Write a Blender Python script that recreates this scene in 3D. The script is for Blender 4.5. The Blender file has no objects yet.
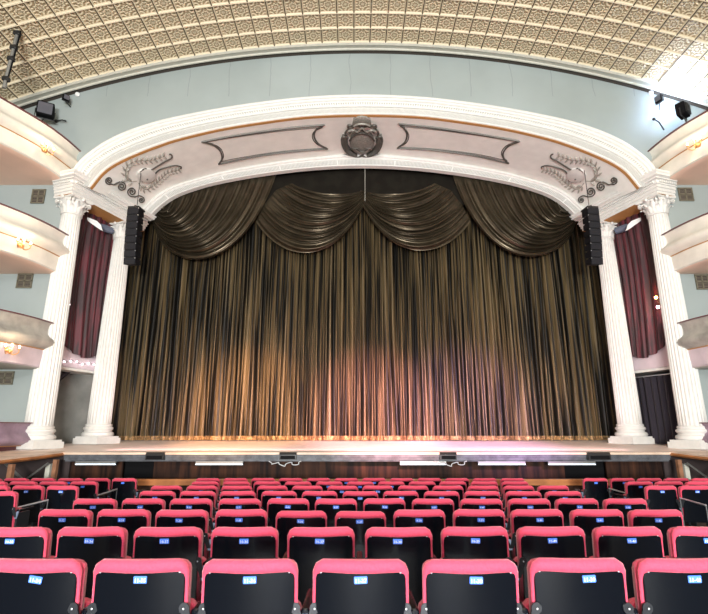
import bpy, math, random
from mathutils import Vector, Matrix, Quaternion
random.seed(7)
PI = math.pi
COL = bpy.context.scene.collection
SC = bpy.context.scene

# ------------------------------------------------------------------ camera, light, exposure
F = 480.0; CZ = 1.85; CX = 0.30
TH = math.atan(121.0 / 480.0)
cam_d = bpy.data.cameras.new('camera'); cam = bpy.data.objects.new('camera', cam_d); COL.objects.link(cam)
cam_d.sensor_width = 36; cam_d.lens = 36 * F / 708; cam_d.clip_start = .05
cam.location = (0, 0, CZ); cam.rotation_euler = (PI / 2 + TH, 0, 0)
SC.camera = cam
SC.view_settings.view_transform = 'Standard'; SC.view_settings.look = 'None'
SC.view_settings.exposure = 0.0; SC.view_settings.gamma = 1; SC.view_settings.use_curve_mapping = False

w = bpy.data.worlds.new('world'); SC.world = w; w.use_nodes = True
w.node_tree.nodes['Background'].inputs[0].default_value = (1.0, .97, .94, 1)
w.node_tree.nodes['Background'].inputs[1].default_value = 0.20

def lamp(name, kind, loc, energy, color=(1, 1, 1), target=None, size=.5, sy=None, angle=60, blend=.5, parent=None):
    d = bpy.data.lights.new(name, kind); d.energy = energy; d.color = color
    if kind == 'AREA':
        d.size = size
        if sy: d.shape = 'RECTANGLE'; d.size_y = sy
    elif kind == 'SPOT':
        d.spot_size = math.radians(angle); d.spot_blend = blend; d.shadow_soft_size = size
    else: d.shadow_soft_size = size
    o = bpy.data.objects.new(name, d); COL.objects.link(o); o.location = loc
    if target is not None:
        o.rotation_euler = (Vector(target) - Vector(loc)).to_track_quat('-Z', 'Y').to_euler()
    if parent: o.parent = parent
    return o

# house lamps: the big ceiling fitting above the stalls the follow-spots on the rear gallery, and added fill lights
lamp('house_light', 'AREA', (0.3, 2.2, 9.2), 330, (1, .96, .9), (0.3, 9.0, 0), 3.0, 3.0)
lamp('gallery_wash', 'AREA', (0.3, -13.0, 8.0), 1600, (1, .98, .95), (0.3, 13, 6.5), 4.0, 1.5)
lamp('soffit_fill', 'AREA', (0.3, -9.0, 2.2), 5600, (.98, .98, .93), (0.3, 12, 11.5), 5.0, 1.5)  # unseen fill added to brighten the arch soffit and ceiling
lamp('seat_streak_light', 'AREA', (0.20, -2.4, 1.75), 60, (.20, .42, 1), (0.1, 5, .8), .14, 1.6)  # unseen strip added for bluish streaks on the black seat backs
lamp('pink_follow_spot', 'SPOT', (2.2, -5.5, 7.0), 120000, (1, .42, .46), (.6, 15.4, 2.0), .15, angle=14.5, blend=.9)
lamp('amber_follow_spot', 'SPOT', (-3.0, -5.5, 7.0), 50000, (1, .50, .22), (-3.4, 15.4, 2.2), .15, angle=14, blend=.75)
lamp('lilac_follow_spot', 'SPOT', (5.5, -5.0, 7.0), 56000, (.84, .42, .88), (3.4, 15.4, 2.0), .15, angle=16, blend=.95)
lamp('footlights', 'AREA', (0.3, 11.7, 1.42), 340, (1, .64, .66), (0.3, 15.2, 2.4), 12.5, .10).data.spread = math.radians(75)

# ------------------------------------------------------------------ geometry helpers
FW = Vector((0, math.cos(TH), math.sin(TH))); UP = Vector((0, -math.sin(TH), math.cos(TH)))
def at(px, py, D):
    """point of the place seen at (px, py) on the vertical plane y = D"""
    u = (px - 354) / F; v = (307 - py) / F
    d = Vector((u, 0, 0)) + FW + UP * v
    k = D / d.y
    return Vector((0, 0, CZ)) + d * k
def proj(p):
    q = Vector(p) - Vector((0, 0, CZ)); zc = q.dot(FW)
    return 354 + F * q.x / zc, 307 - F * q.dot(UP) / zc

class MB:
    def __init__(s): s.v = []; s.f = []
    def add(s, vs, fs):
        n = len(s.v); s.v += [tuple(p) for p in vs]; s.f += [tuple(i + n for i in f) for f in fs]; return s
    def box(s, c, size, rot=None):
        hx, hy, hz = size[0] / 2, size[1] / 2, size[2] / 2
        P = [Vector((x, y, z)) for x in (-hx, hx) for y in (-hy, hy) for z in (-hz, hz)]
        if rot is not None: P = [rot @ p for p in P]
        c = Vector(c)
        return s.add([p + c for p in P], [(0, 1, 3, 2), (4, 6, 7, 5), (0, 4, 5, 1), (2, 3, 7, 6), (0, 2, 6, 4), (1, 5, 7, 3)])
    def rbox(s, c, size, r=.01, rot=None, n=3):
        """box rounded in the x-z outline, and chamfered through y"""
        hx, hy, hz = size[0] / 2, size[1] / 2, size[2] / 2
        c = Vector(c); rings = []
        def outline(ins):
            pts = []
            for (sx, sz, a0) in ((1, 1, 0), (-1, 1, 90), (-1, -1, 180), (1, -1, 270)):
                for k in range(n + 1):
                    a = math.radians(a0 + 90 * k / n)
                    pts.append((sx * (hx - r) + math.cos(a) * (r - ins), sz * (hz - r) + math.sin(a) * (r - ins)))
            return pts
        e = min(r * .5, hy * .6)
        vs = []
        for (y, ins) in ((-hy, e), (-hy + e, 0), (hy - e, 0), (hy, e)):
            for (x, z) in outline(ins):
                p = Vector((x, y, z)); vs.append((rot @ p if rot is not None else p) + c)
        m = 4 * (n + 1); fs = []
        for k in range(3):
            for i in range(m):
                j = (i + 1) % m; fs.append((k * m + i, k * m + j, (k + 1) * m + j, (k + 1) * m + i))
        fs.append(tuple(range(m))); fs.append(tuple(reversed(range(3 * m, 4 * m))))
        return s.add(vs, fs)
    def sheet(s, rows, closed_u=False):
        m = len(rows[0]); vs = [p for r in rows for p in r]; fs = []
        for i in range(len(rows) - 1):
            for j in range(m if closed_u else m - 1):
                k = (j + 1) % m; fs.append((i * m + j, i * m + k, (i + 1) * m + k, (i + 1) * m + j))
        return s.add(vs, fs)
    def tube(s, path, r, n=8, caps=True, flat=None):
        path = [Vector(p) for p in path]; N = len(path)
        if N < 2: return s
        rs = r if isinstance(r, (list, tuple)) else [r] * N
        t0 = (path[1] - path[0]).normalized()
        up = Vector((0, 0, 1)) if abs(t0.z) < .9 else Vector((1, 0, 0))
        a = t0.cross(up).normalized(); rows = []; tp = t0
        for i in range(N):
            t = (path[min(i + 1, N - 1)] - path[max(i - 1, 0)])
            t = t.normalized() if t.length > 1e-9 else tp
            q = tp.rotation_difference(t); a = (q @ a).normalized(); b = t.cross(a); tp = t
            rows.append([path[i] + (a * math.cos(2 * PI * k / n) + b * math.sin(2 * PI * k / n)) * rs[i] for k in range(n)])
        s.sheet(rows, True)
        if caps:
            L = len(s.v); s.f.append(tuple(range(L - n, L))); s.f.append(tuple(reversed(range(L - n * N, L - n * N + n))))
        return s
    def lathe(s, prof, c=(0, 0, 0), n=24, flute=None, rot=None):
        c = Vector(c); rows = []
        for (r, z) in prof:
            row = []
            for k in range(n):
                a = 2 * PI * k / n; p = Vector((r * math.cos(a), r * math.sin(a), z))
                row.append((rot @ p if rot is not None else p) + c)
            rows.append(row)
        s.sheet(rows, True)
        L = len(s.v); N = len(prof); s.f.append(tuple(range(L - n, L))); s.f.append(tuple(reversed(range(L - n * N, L - n * N + n))))
        return s
    def ball(s, c, r, n=10, m=7, sc=(1, 1, 1)):
        c = Vector(c); rows = []
        for i in range(m):
            t = PI * (i + .001) / (m - 1 + .002)
            rows.append([c + Vector((r * sc[0] * math.sin(t) * math.cos(2 * PI * k / n), r * sc[1] * math.sin(t) * math.sin(2 * PI * k / n), r * sc[2] * math.cos(t))) for k in range(n)])
        return s.sheet(rows, True)
    def mesh(s, name, smooth=True, angle=40):
        me = bpy.data.meshes.new(name); me.from_pydata(s.v, [], s.f); me.validate(); me.update()
        import bmesh
        bm = bmesh.new(); bm.from_mesh(me)
        bmesh.ops.recalc_face_normals(bm, faces=bm.faces)
        if smooth:
            for f in bm.faces: f.smooth = True
            lim = math.radians(angle)
            for e in bm.edges:
                if len(e.link_faces) != 2 or e.calc_face_angle(0) > lim: e.smooth = False
        bm.to_mesh(me); bm.free()
        return me
    def build(s, name, mat, parent=None, smooth=True, angle=40, thick=0):
        me = s.mesh(name, smooth, angle); me.materials.append(mat)
        o = bpy.data.objects.new(name, me); COL.objects.link(o)
        if parent is not None:
            o.parent = parent
            if any(abs(c) > 1e-9 for c in parent.location) and not parent.get('local'):
                o.location = -Vector(parent.location)
        if thick:
            m = o.modifiers.new('thickness', 'SOLIDIFY'); m.thickness = thick; m.offset = 0
        return o

def empty(name, loc=(0, 0, 0), rz=0, local=False):
    o = bpy.data.objects.new(name, None); COL.objects.link(o); o.location = loc; o.rotation_euler.z = rz
    o.empty_display_size = .1
    if local: o['local'] = 1
    return o
def tag(o, label=None, cat=None, group=None, kind=None):
    if label: o['label'] = label
    if cat: o['category'] = cat
    if group: o['group'] = group
    if kind: o['kind'] = kind
    if 'local' in o: del o['local']
    return o
def struct(o): o['kind'] = 'structure'; return o
def kids(o): return [c for c in bpy.data.objects if c.parent == o]

def smooth_curve(pts, n):
    """Catmull-Rom through pts, resampled to n+1 points by length"""
    P = [Vector(p) for p in pts]; P = [P[0] * 2 - P[1]] + P + [P[-1] * 2 - P[-2]]; out = []
    for i in range(1, len(P) - 2):
        a, b, c, d = P[i - 1:i + 3]
        for k in range(24):
            t = k / 24
            out.append(.5 * ((2 * b) + (c - a) * t + (2 * a - 5 * b + 4 * c - d) * t * t + (3 * b - a - 3 * c + d) * t ** 3))
    out.append(P[-2])
    L = [0]
    for i in range(1, len(out)): L.append(L[-1] + (out[i] - out[i - 1]).length)
    res = []; j = 0
    for k in range(n + 1):
        s = L[-1] * k / n
        while j < len(L) - 2 and L[j + 1] < s: j += 1
        u = 0 if L[j + 1] == L[j] else (s - L[j]) / (L[j + 1] - L[j])
        res.append(out[j].lerp(out[j + 1], min(max(u, 0), 1)))
    return res

# ------------------------------------------------------------------ materials
def mat(name, col, rough=.6, metal=0, noise=None, bump=None, emit=None, sheen=0, coat=0, spec=None, ns=8.0):
    m = bpy.data.materials.new(name); m.use_nodes = True; nt = m.node_tree; b = nt.nodes['Principled BSDF']
    b.inputs['Base Color'].default_value = (*col, 1); b.inputs['Roughness'].default_value = rough; b.inputs['Metallic'].default_value = metal
    if sheen: b.inputs['Sheen Weight'].default_value = sheen; b.inputs['Sheen Roughness'].default_value = .4
    if coat: b.inputs['Coat Weight'].default_value = coat; b.inputs['Coat Roughness'].default_value = .15
    if spec is not None: b.inputs['Specular IOR Level'].default_value = spec
    if emit: b.inputs['Emission Color'].default_value = (*emit[0], 1); b.inputs['Emission Strength'].default_value = emit[1]
    if noise or bump:
        tc = nt.nodes.new('ShaderNodeTexCoord'); n = nt.nodes.new('ShaderNodeTexNoise'); n.inputs['Scale'].default_value = ns; n.inputs['Detail'].default_value = 5
        nt.links.new(tc.outputs['Object'], n.inputs['Vector'])
        if noise:
            r = nt.nodes.new('ShaderNodeValToRGB'); r.color_ramp.elements[0].position = .35; r.color_ramp.elements[1].position = .68
            r.color_ramp.elements[0].color = (*[c * (1 - noise) for c in col], 1); r.color_ramp.elements[1].color = (*[min(1, c * (1 + noise * .4)) for c in col], 1)
            nt.links.new(n.outputs['Fac'], r.inputs['Fac']); nt.links.new(r.outputs['Color'], b.inputs['Base Color'])
        if bump:
            bp = nt.nodes.new('ShaderNodeBump'); bp.inputs['Strength'].default_value = bump; bp.inputs['Distance'].default_value = .02
            nt.links.new(n.outputs['Fac'], bp.inputs['Height']); nt.links.new(bp.outputs['Normal'], b.inputs['Normal'])
    return m
M = {}
M['plaster'] = mat('white_plaster', (.70, .69, .665), .55, noise=.06)
M['plaster_field'] = mat('cream_plaster', (.84, .84, .80), .6, noise=.06, ns=3)
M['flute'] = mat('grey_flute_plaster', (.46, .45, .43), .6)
M['ochre'] = mat('ochre_paint', (.44, .22, .07), .6)
M['bronze'] = mat('grey_bronze_paint', (.085, .078, .068), .45, metal=.2)
M['crest'] = mat('grey_crest_paint', (.30, .29, .26), .5, metal=.2, noise=.3, ns=20)
M['pale_relief'] = mat('pale_relief', (.36, .34, .30), .6)
M['greytan'] = mat('grey_moulding', (.55, .54, .47), .6, noise=.08)
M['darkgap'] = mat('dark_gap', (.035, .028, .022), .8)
M['gold'] = mat('gilt_metal', (.72, .40, .16), .3, metal=.8)
M['bulb'] = mat('warm_bulb', (1, .8, .5), .4, emit=((1, .72, .42), 12))
M['bulb_white'] = mat('white_bulb', (1, .9, .95), .4, emit=((1, .85, .9), 12))
M['bulb_orange'] = mat('orange_bulb', (1, .5, .15), .4, emit=((1, .42, .1), 30))
M['bulb_pink'] = mat('pink_bulb', (1, .5, .6), .4, emit=((1, .5, .65), 30))
M['tube'] = mat('cool_tube', (.85, .92, 1), .4, emit=((.75, .88, 1), 1.0))
M['box_cream'] = mat('box_cream_paint', (.74, .70, .62), .5, noise=.10, ns=3)
M['box_grey'] = mat('box_grey_paint', (.40, .38, .34), .5, noise=.35, ns=2.5)
M['box_lilac'] = mat('box_lilac_paint', (.60, .50, .54), .5, noise=.12, ns=3)
M['box_mauve'] = mat('box_mauve_paint', (.30, .21, .27), .5, noise=.3, ns=3)
M['salmon'] = mat('salmon_soffit', (.85, .60, .47), .6, noise=.05, ns=2)
M['rail_red'] = mat('dark_red_rail', (.09, .012, .014), .5, sheen=.3)
M['seat_red'] = mat('red_plush', (.54, .040, .085), .85, sheen=.25, noise=.12, bump=.25, ns=60)
M['seat_black'] = mat('black_lacquer', (.002, .003, .005), .17, spec=.38)
M['seat_metal'] = mat('dark_steel', (.02, .022, .026), .35, metal=.4)
M['steel'] = mat('bright_steel', (.65, .66, .70), .3, metal=.8)
M['seat_cap'] = mat('blue_grey_plate', (.20, .25, .36), .35, metal=.5)
M['plate_blue'] = mat('blue_plate', (.06, .17, .72), .4)
M['plate_white'] = mat('plate_white', (.80, .87, 1), .5)
M['speaker'] = mat('black_speaker', (.008, .008, .010), .5, spec=.2)
M['speaker_grille'] = mat('speaker_grille', (.012, .012, .016), .5, spec=.25, bump=.3, ns=90)
M['black'] = mat('matt_black', (.006, .006, .007), .8, spec=.1)
M['black_metal'] = mat('black_metal', (.03, .03, .032), .4, metal=.4)
M['grey_metal'] = mat('grey_metal', (.30, .30, .29), .4, metal=.6)
M['silver'] = mat('aluminium_strip', (.11, .115, .13), .55, metal=.2, noise=.5, ns=5)
M['stage'] = mat('stage_boards', (.88, .73, .66), .5, noise=.10, ns=1.2)
M['apron'] = mat('apron_boards', (.72, .54, .42), .5, noise=.25, ns=2)
M['woodrail'] = mat('varnished_rail', (.42, .16, .055), .35, noise=.25, ns=4)
M['beam'] = mat('timber_beam', (.30, .14, .075), .5, noise=.4, ns=6)
M['floor'] = mat('dark_floor', (.05, .028, .02), .6, noise=.3)
M['white_cloth'] = mat('white_cloth', (.8, .8, .8), .8)
M['duct'] = mat('blue_grey_duct', (.10, .12, .17), .5)
M['black_cloth'] = mat('black_cloth', (.014, .010, .018), .9, sheen=.2)
M['fringe'] = mat('gold_fringe', (.30, .19, .08), .6, noise=.7, ns=14, bump=.8)
M['vent'] = mat('brass_vent', (.20, .18, .13), .5, metal=.3)
M['recess'] = mat('recess_grey', (.25, .25, .235), .7, noise=.35, ns=1.4)
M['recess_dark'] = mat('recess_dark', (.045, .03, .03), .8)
M['glass'] = mat('lamp_glass', (.1, .1, .12), .1)
M['cable'] = mat('cable', (.55, .55, .57), .6)

def wood_wall():
    m = mat('pit_wood', (.1, .03, .015), .7, spec=.2); nt = m.node_tree; b = nt.nodes['Principled BSDF']
    tc = nt.nodes.new('ShaderNodeTexCoord'); mp = nt.nodes.new('ShaderNodeMapping'); mp.inputs['Scale'].default_value = (7, 1, .6)
    n = nt.nodes.new('ShaderNodeTexNoise'); n.inputs['Scale'].default_value = 1.2; n.inputs['Detail'].default_value = 4
    r = nt.nodes.new('ShaderNodeValToRGB'); r.color_ramp.elements[0].color = (.010, .004, .003, 1); r.color_ramp.elements[1].color = (.07, .026, .013, 1)
    r.color_ramp.elements[0].position = .38; r.color_ramp.elements[1].position = .72
    nt.links.new(tc.outputs['Object'], mp.inputs[0]); nt.links.new(mp.outputs[0], n.inputs[0]); nt.links.new(n.outputs['Fac'], r.inputs[0]); nt.links.new(r.outputs[0], b.inputs['Base Color'])
    return m
M['pit_wood'] = wood_wall()

def wall_paint():
    """grey-blue paint with fine vertical hairline cracks and faint stains"""
    m = mat('grey_blue_wall', (.42, .47, .46), .6); nt = m.node_tree; b = nt.nodes['Principled BSDF']
    L = nt.links.new; N = nt.nodes.new
    tc = N('ShaderNodeTexCoord'); n = N('ShaderNodeTexNoise'); n.inputs['Scale'].default_value = .45; n.inputs['Detail'].default_value = 4
    L(tc.outputs['Object'], n.inputs[0])
    r = N('ShaderNodeValToRGB'); r.color_ramp.elements[0].color = (.29, .33, .325, 1); r.color_ramp.elements[1].color = (.335, .38, .38, 1)
    r.color_ramp.elements[0].position = .35; r.color_ramp.elements[1].position = .65
    L(n.outputs['Fac'], r.inputs[0])
    sep = N('ShaderNodeSeparateXYZ'); L(tc.outputs['Object'], sep.inputs[0])
    n2 = N('ShaderNodeTexNoise'); n2.inputs['Scale'].default_value = 1.1; n2.inputs['Detail'].default_value = 3; L(tc.outputs['Object'], n2.inputs[0])
    ma = N('ShaderNodeMath'); ma.operation = 'MULTIPLY_ADD'; ma.inputs[1].default_value = .22; L(n2.outputs['Fac'], ma.inputs[0]); L(sep.outputs['X'], ma.inputs[2])
    md = N('ShaderNodeMath'); md.operation = 'PINGPONG'; md.inputs[1].default_value = .61; L(ma.outputs[0], md.inputs[0])
    lt = N('ShaderNodeMath'); lt.operation = 'LESS_THAN'; lt.inputs[1].default_value = .012; L(md.outputs[0], lt.inputs[0])
    zc = N('ShaderNodeMath'); zc.operation = 'GREATER_THAN'; zc.inputs[1].default_value = 11.5; L(sep.outputs['Z'], zc.inputs[0])
    mm = N('ShaderNodeMath'); mm.operation = 'MULTIPLY'; L(lt.outputs[0], mm.inputs[0]); L(zc.outputs[0], mm.inputs[1])
    m2 = N('ShaderNodeMath'); m2.operation = 'MULTIPLY'; m2.inputs[1].default_value = .3; L(mm.outputs[0], m2.inputs[0])
    mx = N('ShaderNodeMix'); mx.data_type = 'RGBA'; L(m2.outputs[0], mx.inputs[0]); L(r.outputs[0], mx.inputs[6]); mx.inputs[7].default_value = (.12, .13, .12, 1)
    L(mx.outputs[2], b.inputs['Base Color'])
    return m
M['wall'] = wall_paint()

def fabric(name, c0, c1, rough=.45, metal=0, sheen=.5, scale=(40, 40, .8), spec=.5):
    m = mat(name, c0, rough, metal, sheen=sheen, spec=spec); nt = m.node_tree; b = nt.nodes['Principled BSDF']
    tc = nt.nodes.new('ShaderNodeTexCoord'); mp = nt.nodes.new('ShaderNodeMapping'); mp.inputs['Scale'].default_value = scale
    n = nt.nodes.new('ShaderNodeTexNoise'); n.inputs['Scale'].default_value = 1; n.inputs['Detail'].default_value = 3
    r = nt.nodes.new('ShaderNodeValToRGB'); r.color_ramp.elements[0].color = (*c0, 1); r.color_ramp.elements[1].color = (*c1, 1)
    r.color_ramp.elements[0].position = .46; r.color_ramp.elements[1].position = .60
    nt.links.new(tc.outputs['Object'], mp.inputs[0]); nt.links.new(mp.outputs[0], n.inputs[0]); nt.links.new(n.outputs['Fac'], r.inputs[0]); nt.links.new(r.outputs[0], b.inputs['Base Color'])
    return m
M['curtain'] = fabric('gold_brown_velvet', (.0035, .003, .002), (.108, .078, .038), .5, .0, .0, (16, 4, .25), spec=.25)  # near-black stripes put the shade of the folds into the cloth colour
M['swag'] = fabric('bronze_satin', (.065, .050, .032), (.092, .073, .048), .30, .7, .0, (2, 2, 2))
M['flatcloth'] = fabric('dark_flat_cloth', (.010, .008, .006), (.013, .011, .008), .8, 0, .0, (3, 3, 3), spec=.1)
M['drape_red'] = fabric('crimson_velvet', (.022, .001, .004), (.085, .004, .012), .6, 0, .12, (12, 12, 1))

def ceiling_mat():
    m = mat('stamped_ceiling_tile', (.5, .42, .28), .5); nt = m.node_tree; b = nt.nodes['Principled BSDF']
    L = nt.links.new; N = nt.nodes.new
    uv = N('ShaderNodeUVMap'); uv.uv_map = 'tile'
    def math_(op, a, bb=None, c=None):
        x = N('ShaderNodeMath'); x.operation = op
        for i, q in enumerate((a, bb, c)):
            if q is None: continue
            if isinstance(q, (int, float)): x.inputs[i].default_value = q
            else: L(q, x.inputs[i])
        return x.outputs[0]
    sep = N('ShaderNodeSeparateXYZ'); L(uv.outputs[0], sep.inputs[0])
    x = math_('SUBTRACT', math_('FRACT', sep.outputs[0]), .5); y = math_('SUBTRACT', math_('FRACT', sep.outputs[1]), .5)
    r = math_('SQRT', math_('ADD', math_('MULTIPLY', x, x), math_('MULTIPLY', y, y)))
    th = math_('ARCTAN2', y, x)
    petal = math_('MULTIPLY', math_('SINE', math_('MULTIPLY', th, 8)), .03)
    rr = math_('ADD', r, petal)
    ring = math_('SINE', math_('MULTIPLY', rr, 38))                      # rosette rings
    ax = math_('ABSOLUTE', x); ay = math_('ABSOLUTE', y)
    cx_ = math_('SUBTRACT', ax, .40); cy_ = math_('SUBTRACT', ay, .40)
    rc = math_('SQRT', math_('ADD', math_('MULTIPLY', cx_, cx_), math_('MULTIPLY', cy_, cy_)))
    thc = math_('ARCTAN2', cy_, cx_)
    corner = math_('SINE', math_('ADD', math_('MULTIPLY', rc, 34), math_('MULTIPLY', thc, 2)))
    sel = math_('LESS_THAN', r, .30)
    pat = math_('ADD', math_('MULTIPLY', ring, sel), math_('MULTIPLY', corner, math_('SUBTRACT', 1, sel)))
    mxd = math_('MAXIMUM', ax, ay)
    inner = math_('LESS_THAN', mxd, .40)
    pat = math_('MULTIPLY', pat, inner)
    ramp = N('ShaderNodeValToRGB'); L(math_('MULTIPLY_ADD', pat, .5, .5), ramp.inputs[0])
    ramp.color_ramp.elements[0].color = (.30, .23, .13, 1); ramp.color_ramp.elements[1].color = (.74, .65, .47, 1)
    ramp.color_ramp.elements[0].position = .1; ramp.color_ramp.elements[1].position = .8
    L(ramp.outputs[0], b.inputs['Base Color'])
    bp = N('ShaderNodeBump'); bp.inputs['Strength'].default_value = .8; bp.inputs['Distance'].default_value = .015; L(pat, bp.inputs['Height']); L(bp.outputs[0], b.inputs['Normal'])
    return m
M['tile'] = ceiling_mat()
M['tile_rib'] = mat('cream_tile_rib', (.74, .66, .49), .5)
M['tile_seam'] = mat('dark_tile_seam', (.06, .04, .02), .7)

def stage_z(y): return 1.315 + .034 * (y - 11.5)
def floor_z(y): return max(.494 - .0439 * y, .04)

# ------------------------------------------------------------------ SETTING
VR = 26.9; VZ = 11.20 + CZ                      # vault radius and crown height
def vault_z(x): return VZ - VR + math.sqrt(VR * VR - (x - CX) ** 2)
def vault_pt(a, y, dr=0):                       # a: arc length from the crown
    t = a / VR; return Vector((CX + (VR + dr) * math.sin(t), y, VZ - VR + (VR + dr) * math.cos(t)))

fm = MB(); fm.sheet([[(x, y, floor_z(y)) for x in (-10.5, 11.1)] for y in (-6, 0, 5, 10.6, 12.4)])
struct(fm.build('floor', M['floor'], thick=.04))

# ceiling: barrel vault of stamped tiles (each cell recessed inside raised ribs)
TW, TL = .475, .526
yC0 = 12.0; nx = 23; ny = 14
a_off = -.32 - .0 - CX + .32 - .0
a_off = (0.0 - CX)                              # a seam runs right above the lens line
cm = MB(); uvs = []
a0 = a_off - nx * TW
verts = []; faces = []; fuv = []
for i in range(2 * nx + 2):
    for j in range(ny):
        xa = a0 + i * TW; xb = xa + TW; yb = yC0 - j * TL; ya = yb - TL
        if abs(xa + TW / 2) > 10.9: continue
        g = .020
        P = [(xa + g, ya + g), (xb - g, ya + g), (xb - g, yb - g), (xa + g, yb - g)]
        n0 = len(verts)
        for (a, y) in P: verts.append(vault_pt(a, y, .0))
        g2 = .042
        Q = [(xa + g2, ya + g2), (xb - g2, ya + g2), (xb - g2, yb - g2), (xa + g2, yb - g2)]
        for (a, y) in Q: verts.append(vault_pt(a, y, .028))
        uq = [((a - xa) / TW, (y - ya) / TL) for (a, y) in P + Q]
        for f in ((4, 5, 6, 7), (0, 1, 5, 4), (1, 2, 6, 5), (2, 3, 7, 6), (3, 0, 4, 7)):
            faces.append(tuple(n0 + k for k in f)); fuv.append([(uq[k][0], uq[k][1]) for k in f])
me = bpy.data.meshes.new('ceiling'); me.from_pydata(verts, [], faces)
ul = me.uv_layers.new(name='tile'); k = 0
for p, q in zip(me.polygons, fuv):
    for li, t in zip(p.loop_indices, q): ul.data[li].uv = t
me.materials.append(M['tile'])
ceil = bpy.data.objects.new('ceiling', me); COL.objects.link(ceil); struct(ceil)
rb = MB()                                        # cross ribs
for j in range(ny + 1):
    y = yC0 - j * TL
    rb.sheet([[vault_pt(a0 + i * TW / 2, yy, dr) for i in range(0, 4 * nx + 5) if abs(a0 + i * TW / 2) < 11.2] for (yy, dr) in ((y + .018, .01), (y + .014, -.016), (y - .022, -.012), (y - .026, .01))])
rb.build('cross_rib', M['tile_rib'], ceil)
sm = MB()                                        # long seams
for i in range(2 * nx + 3):
    a = a0 + i * TW
    if abs(a) > 11: continue
    sm.sheet([[vault_pt(a + da, y, dr) for y in (yC0, yC0 - ny * TL)] for (da, dr) in ((-.024, .005), (-.012, -.008), (-.011, -.004), (.011, -.004), (.012, -.008), (.024, .005))])
o = sm.build('long_seam', M['tile_rib'], ceil)
sm = MB()
for i in range(2 * nx + 3):
    a = a0 + i * TW
    if abs(a) > 11: continue
    sm.sheet([[vault_pt(a + da, y, dr) for y in (yC0, yC0 - ny * TL)] for (da, dr) in ((-.016, .0), (-.016, -.014), (.013, -.014), (.013, 0))])
sm.build('seam_gap', M['tile_seam'], ceil)
up_ = MB(); up_.sheet([[vault_pt(-11 + 22 * i / 40, y, .05) for i in range(41)] for y in (yC0 + .3, yC0 - ny * TL - 8)])
up_.build('ceiling_shell', M['tile_rib'], ceil)

# cornice between vault and proscenium wall, with its dark shadow gap
c1 = MB(); prof = [(11.99, .03), (11.99, -.03), (12.05, -.05), (12.08, -.02), (12.22, .0), (12.24, -.03), (12.28, -.03), (12.29, .12)]
c1.sheet([[vault_pt(-11 + 22 * i / 80, y, dr) for i in range(81)] for (y, dr) in prof])
struct(c1.build('trim_1', M['greytan']))
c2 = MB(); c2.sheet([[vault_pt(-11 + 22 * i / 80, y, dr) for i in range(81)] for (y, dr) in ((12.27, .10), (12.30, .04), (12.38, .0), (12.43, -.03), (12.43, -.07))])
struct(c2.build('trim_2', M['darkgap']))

# arch curves, taken off the left half and mirrored about the centre line
def arch_curve(px, D, n=120):
    pts = [at(x, y, D) for x, y in px]
    half = [Vector((p.x - CX, D, p.z)) for p in pts]
    half[-1].x = 0
    full = half + [Vector((-p.x, D, p.z)) for p in reversed(half[:-1])]
    return [Vector((p.x + CX, D, p.z)) for p in smooth_curve(full, n)]
O_px = [(69.5, 179), (79, 163.5), (95.8, 149.1), (113.8, 138.4), (135.3, 129.4), (160, 121.8), (180, 117.2), (215, 110.4), (256, 104), (307, 98.3), (362, 96)]
I_px = [(90, 188), (103, 172.4), (117.3, 162.6), (138.9, 152.7), (160, 144.7), (180, 138.4), (218, 129.4), (256, 123), (307, 116.6), (362, 114.7)]
BO_px = [(140, 211.5), (157, 195.8), (174, 186.2), (199, 178.6), (224.7, 171.8), (258.6, 165.3), (300, 159.2), (362, 154.3)]
BI_px = [(148, 218), (160.3, 205.9), (173.9, 196.4), (190.8, 189.6), (216.3, 182.4), (258.6, 174.6), (310, 168.3), (362, 166)]
DF, DR, DB = 12.30, 12.38, 14.7
NA = 120
CO = arch_curve(O_px, DF); CI = arch_curve(I_px, DF); CBO = arch_curve(BO_px, DB); CBI = arch_curve(BI_px, DB)
def interp_z(curve, x):
    if x <= curve[0].x: return curve[0].z
    for a, b in zip(curve, curve[1:]):
        if a.x <= x <= b.x: return a.z + (b.z - a.z) * (x - a.x) / max(b.x - a.x, 1e-6)
    return curve[-1].z

# proscenium wall with its opening
wm = MB(); WX = 8.50; xs = [-WX + CX + 2 * WX * i / 160 for i in range(161)]
wm.sheet([[(x, 12.5, interp_z(CO, x) - .22 if abs(x - CX) < 8.1 else 6.9 + CZ - .3) for x in xs], [(x, 12.5, vault_z(x) + .3) for x in xs]])
for s in (-1, 1):
    X = [CX + s * (WX + (11 - WX) * i / 6) for i in range(7)]
    wm.sheet([[(x, 12.5, 0) for x in X], [(x, 12.5, vault_z(x) + .3) for x in X]])
struct(wm.build('wall_front', M['wall'], thick=.16, smooth=False))
for s, nm in ((-1, 'wall_left'), (1, 'wall_right')):
    b = MB(); b.box((CX + s * 10.85, 8.2, 6.3), (.2, 8.6, 12.6)); struct(b.build(nm, M['wall'], smooth=False))

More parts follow.
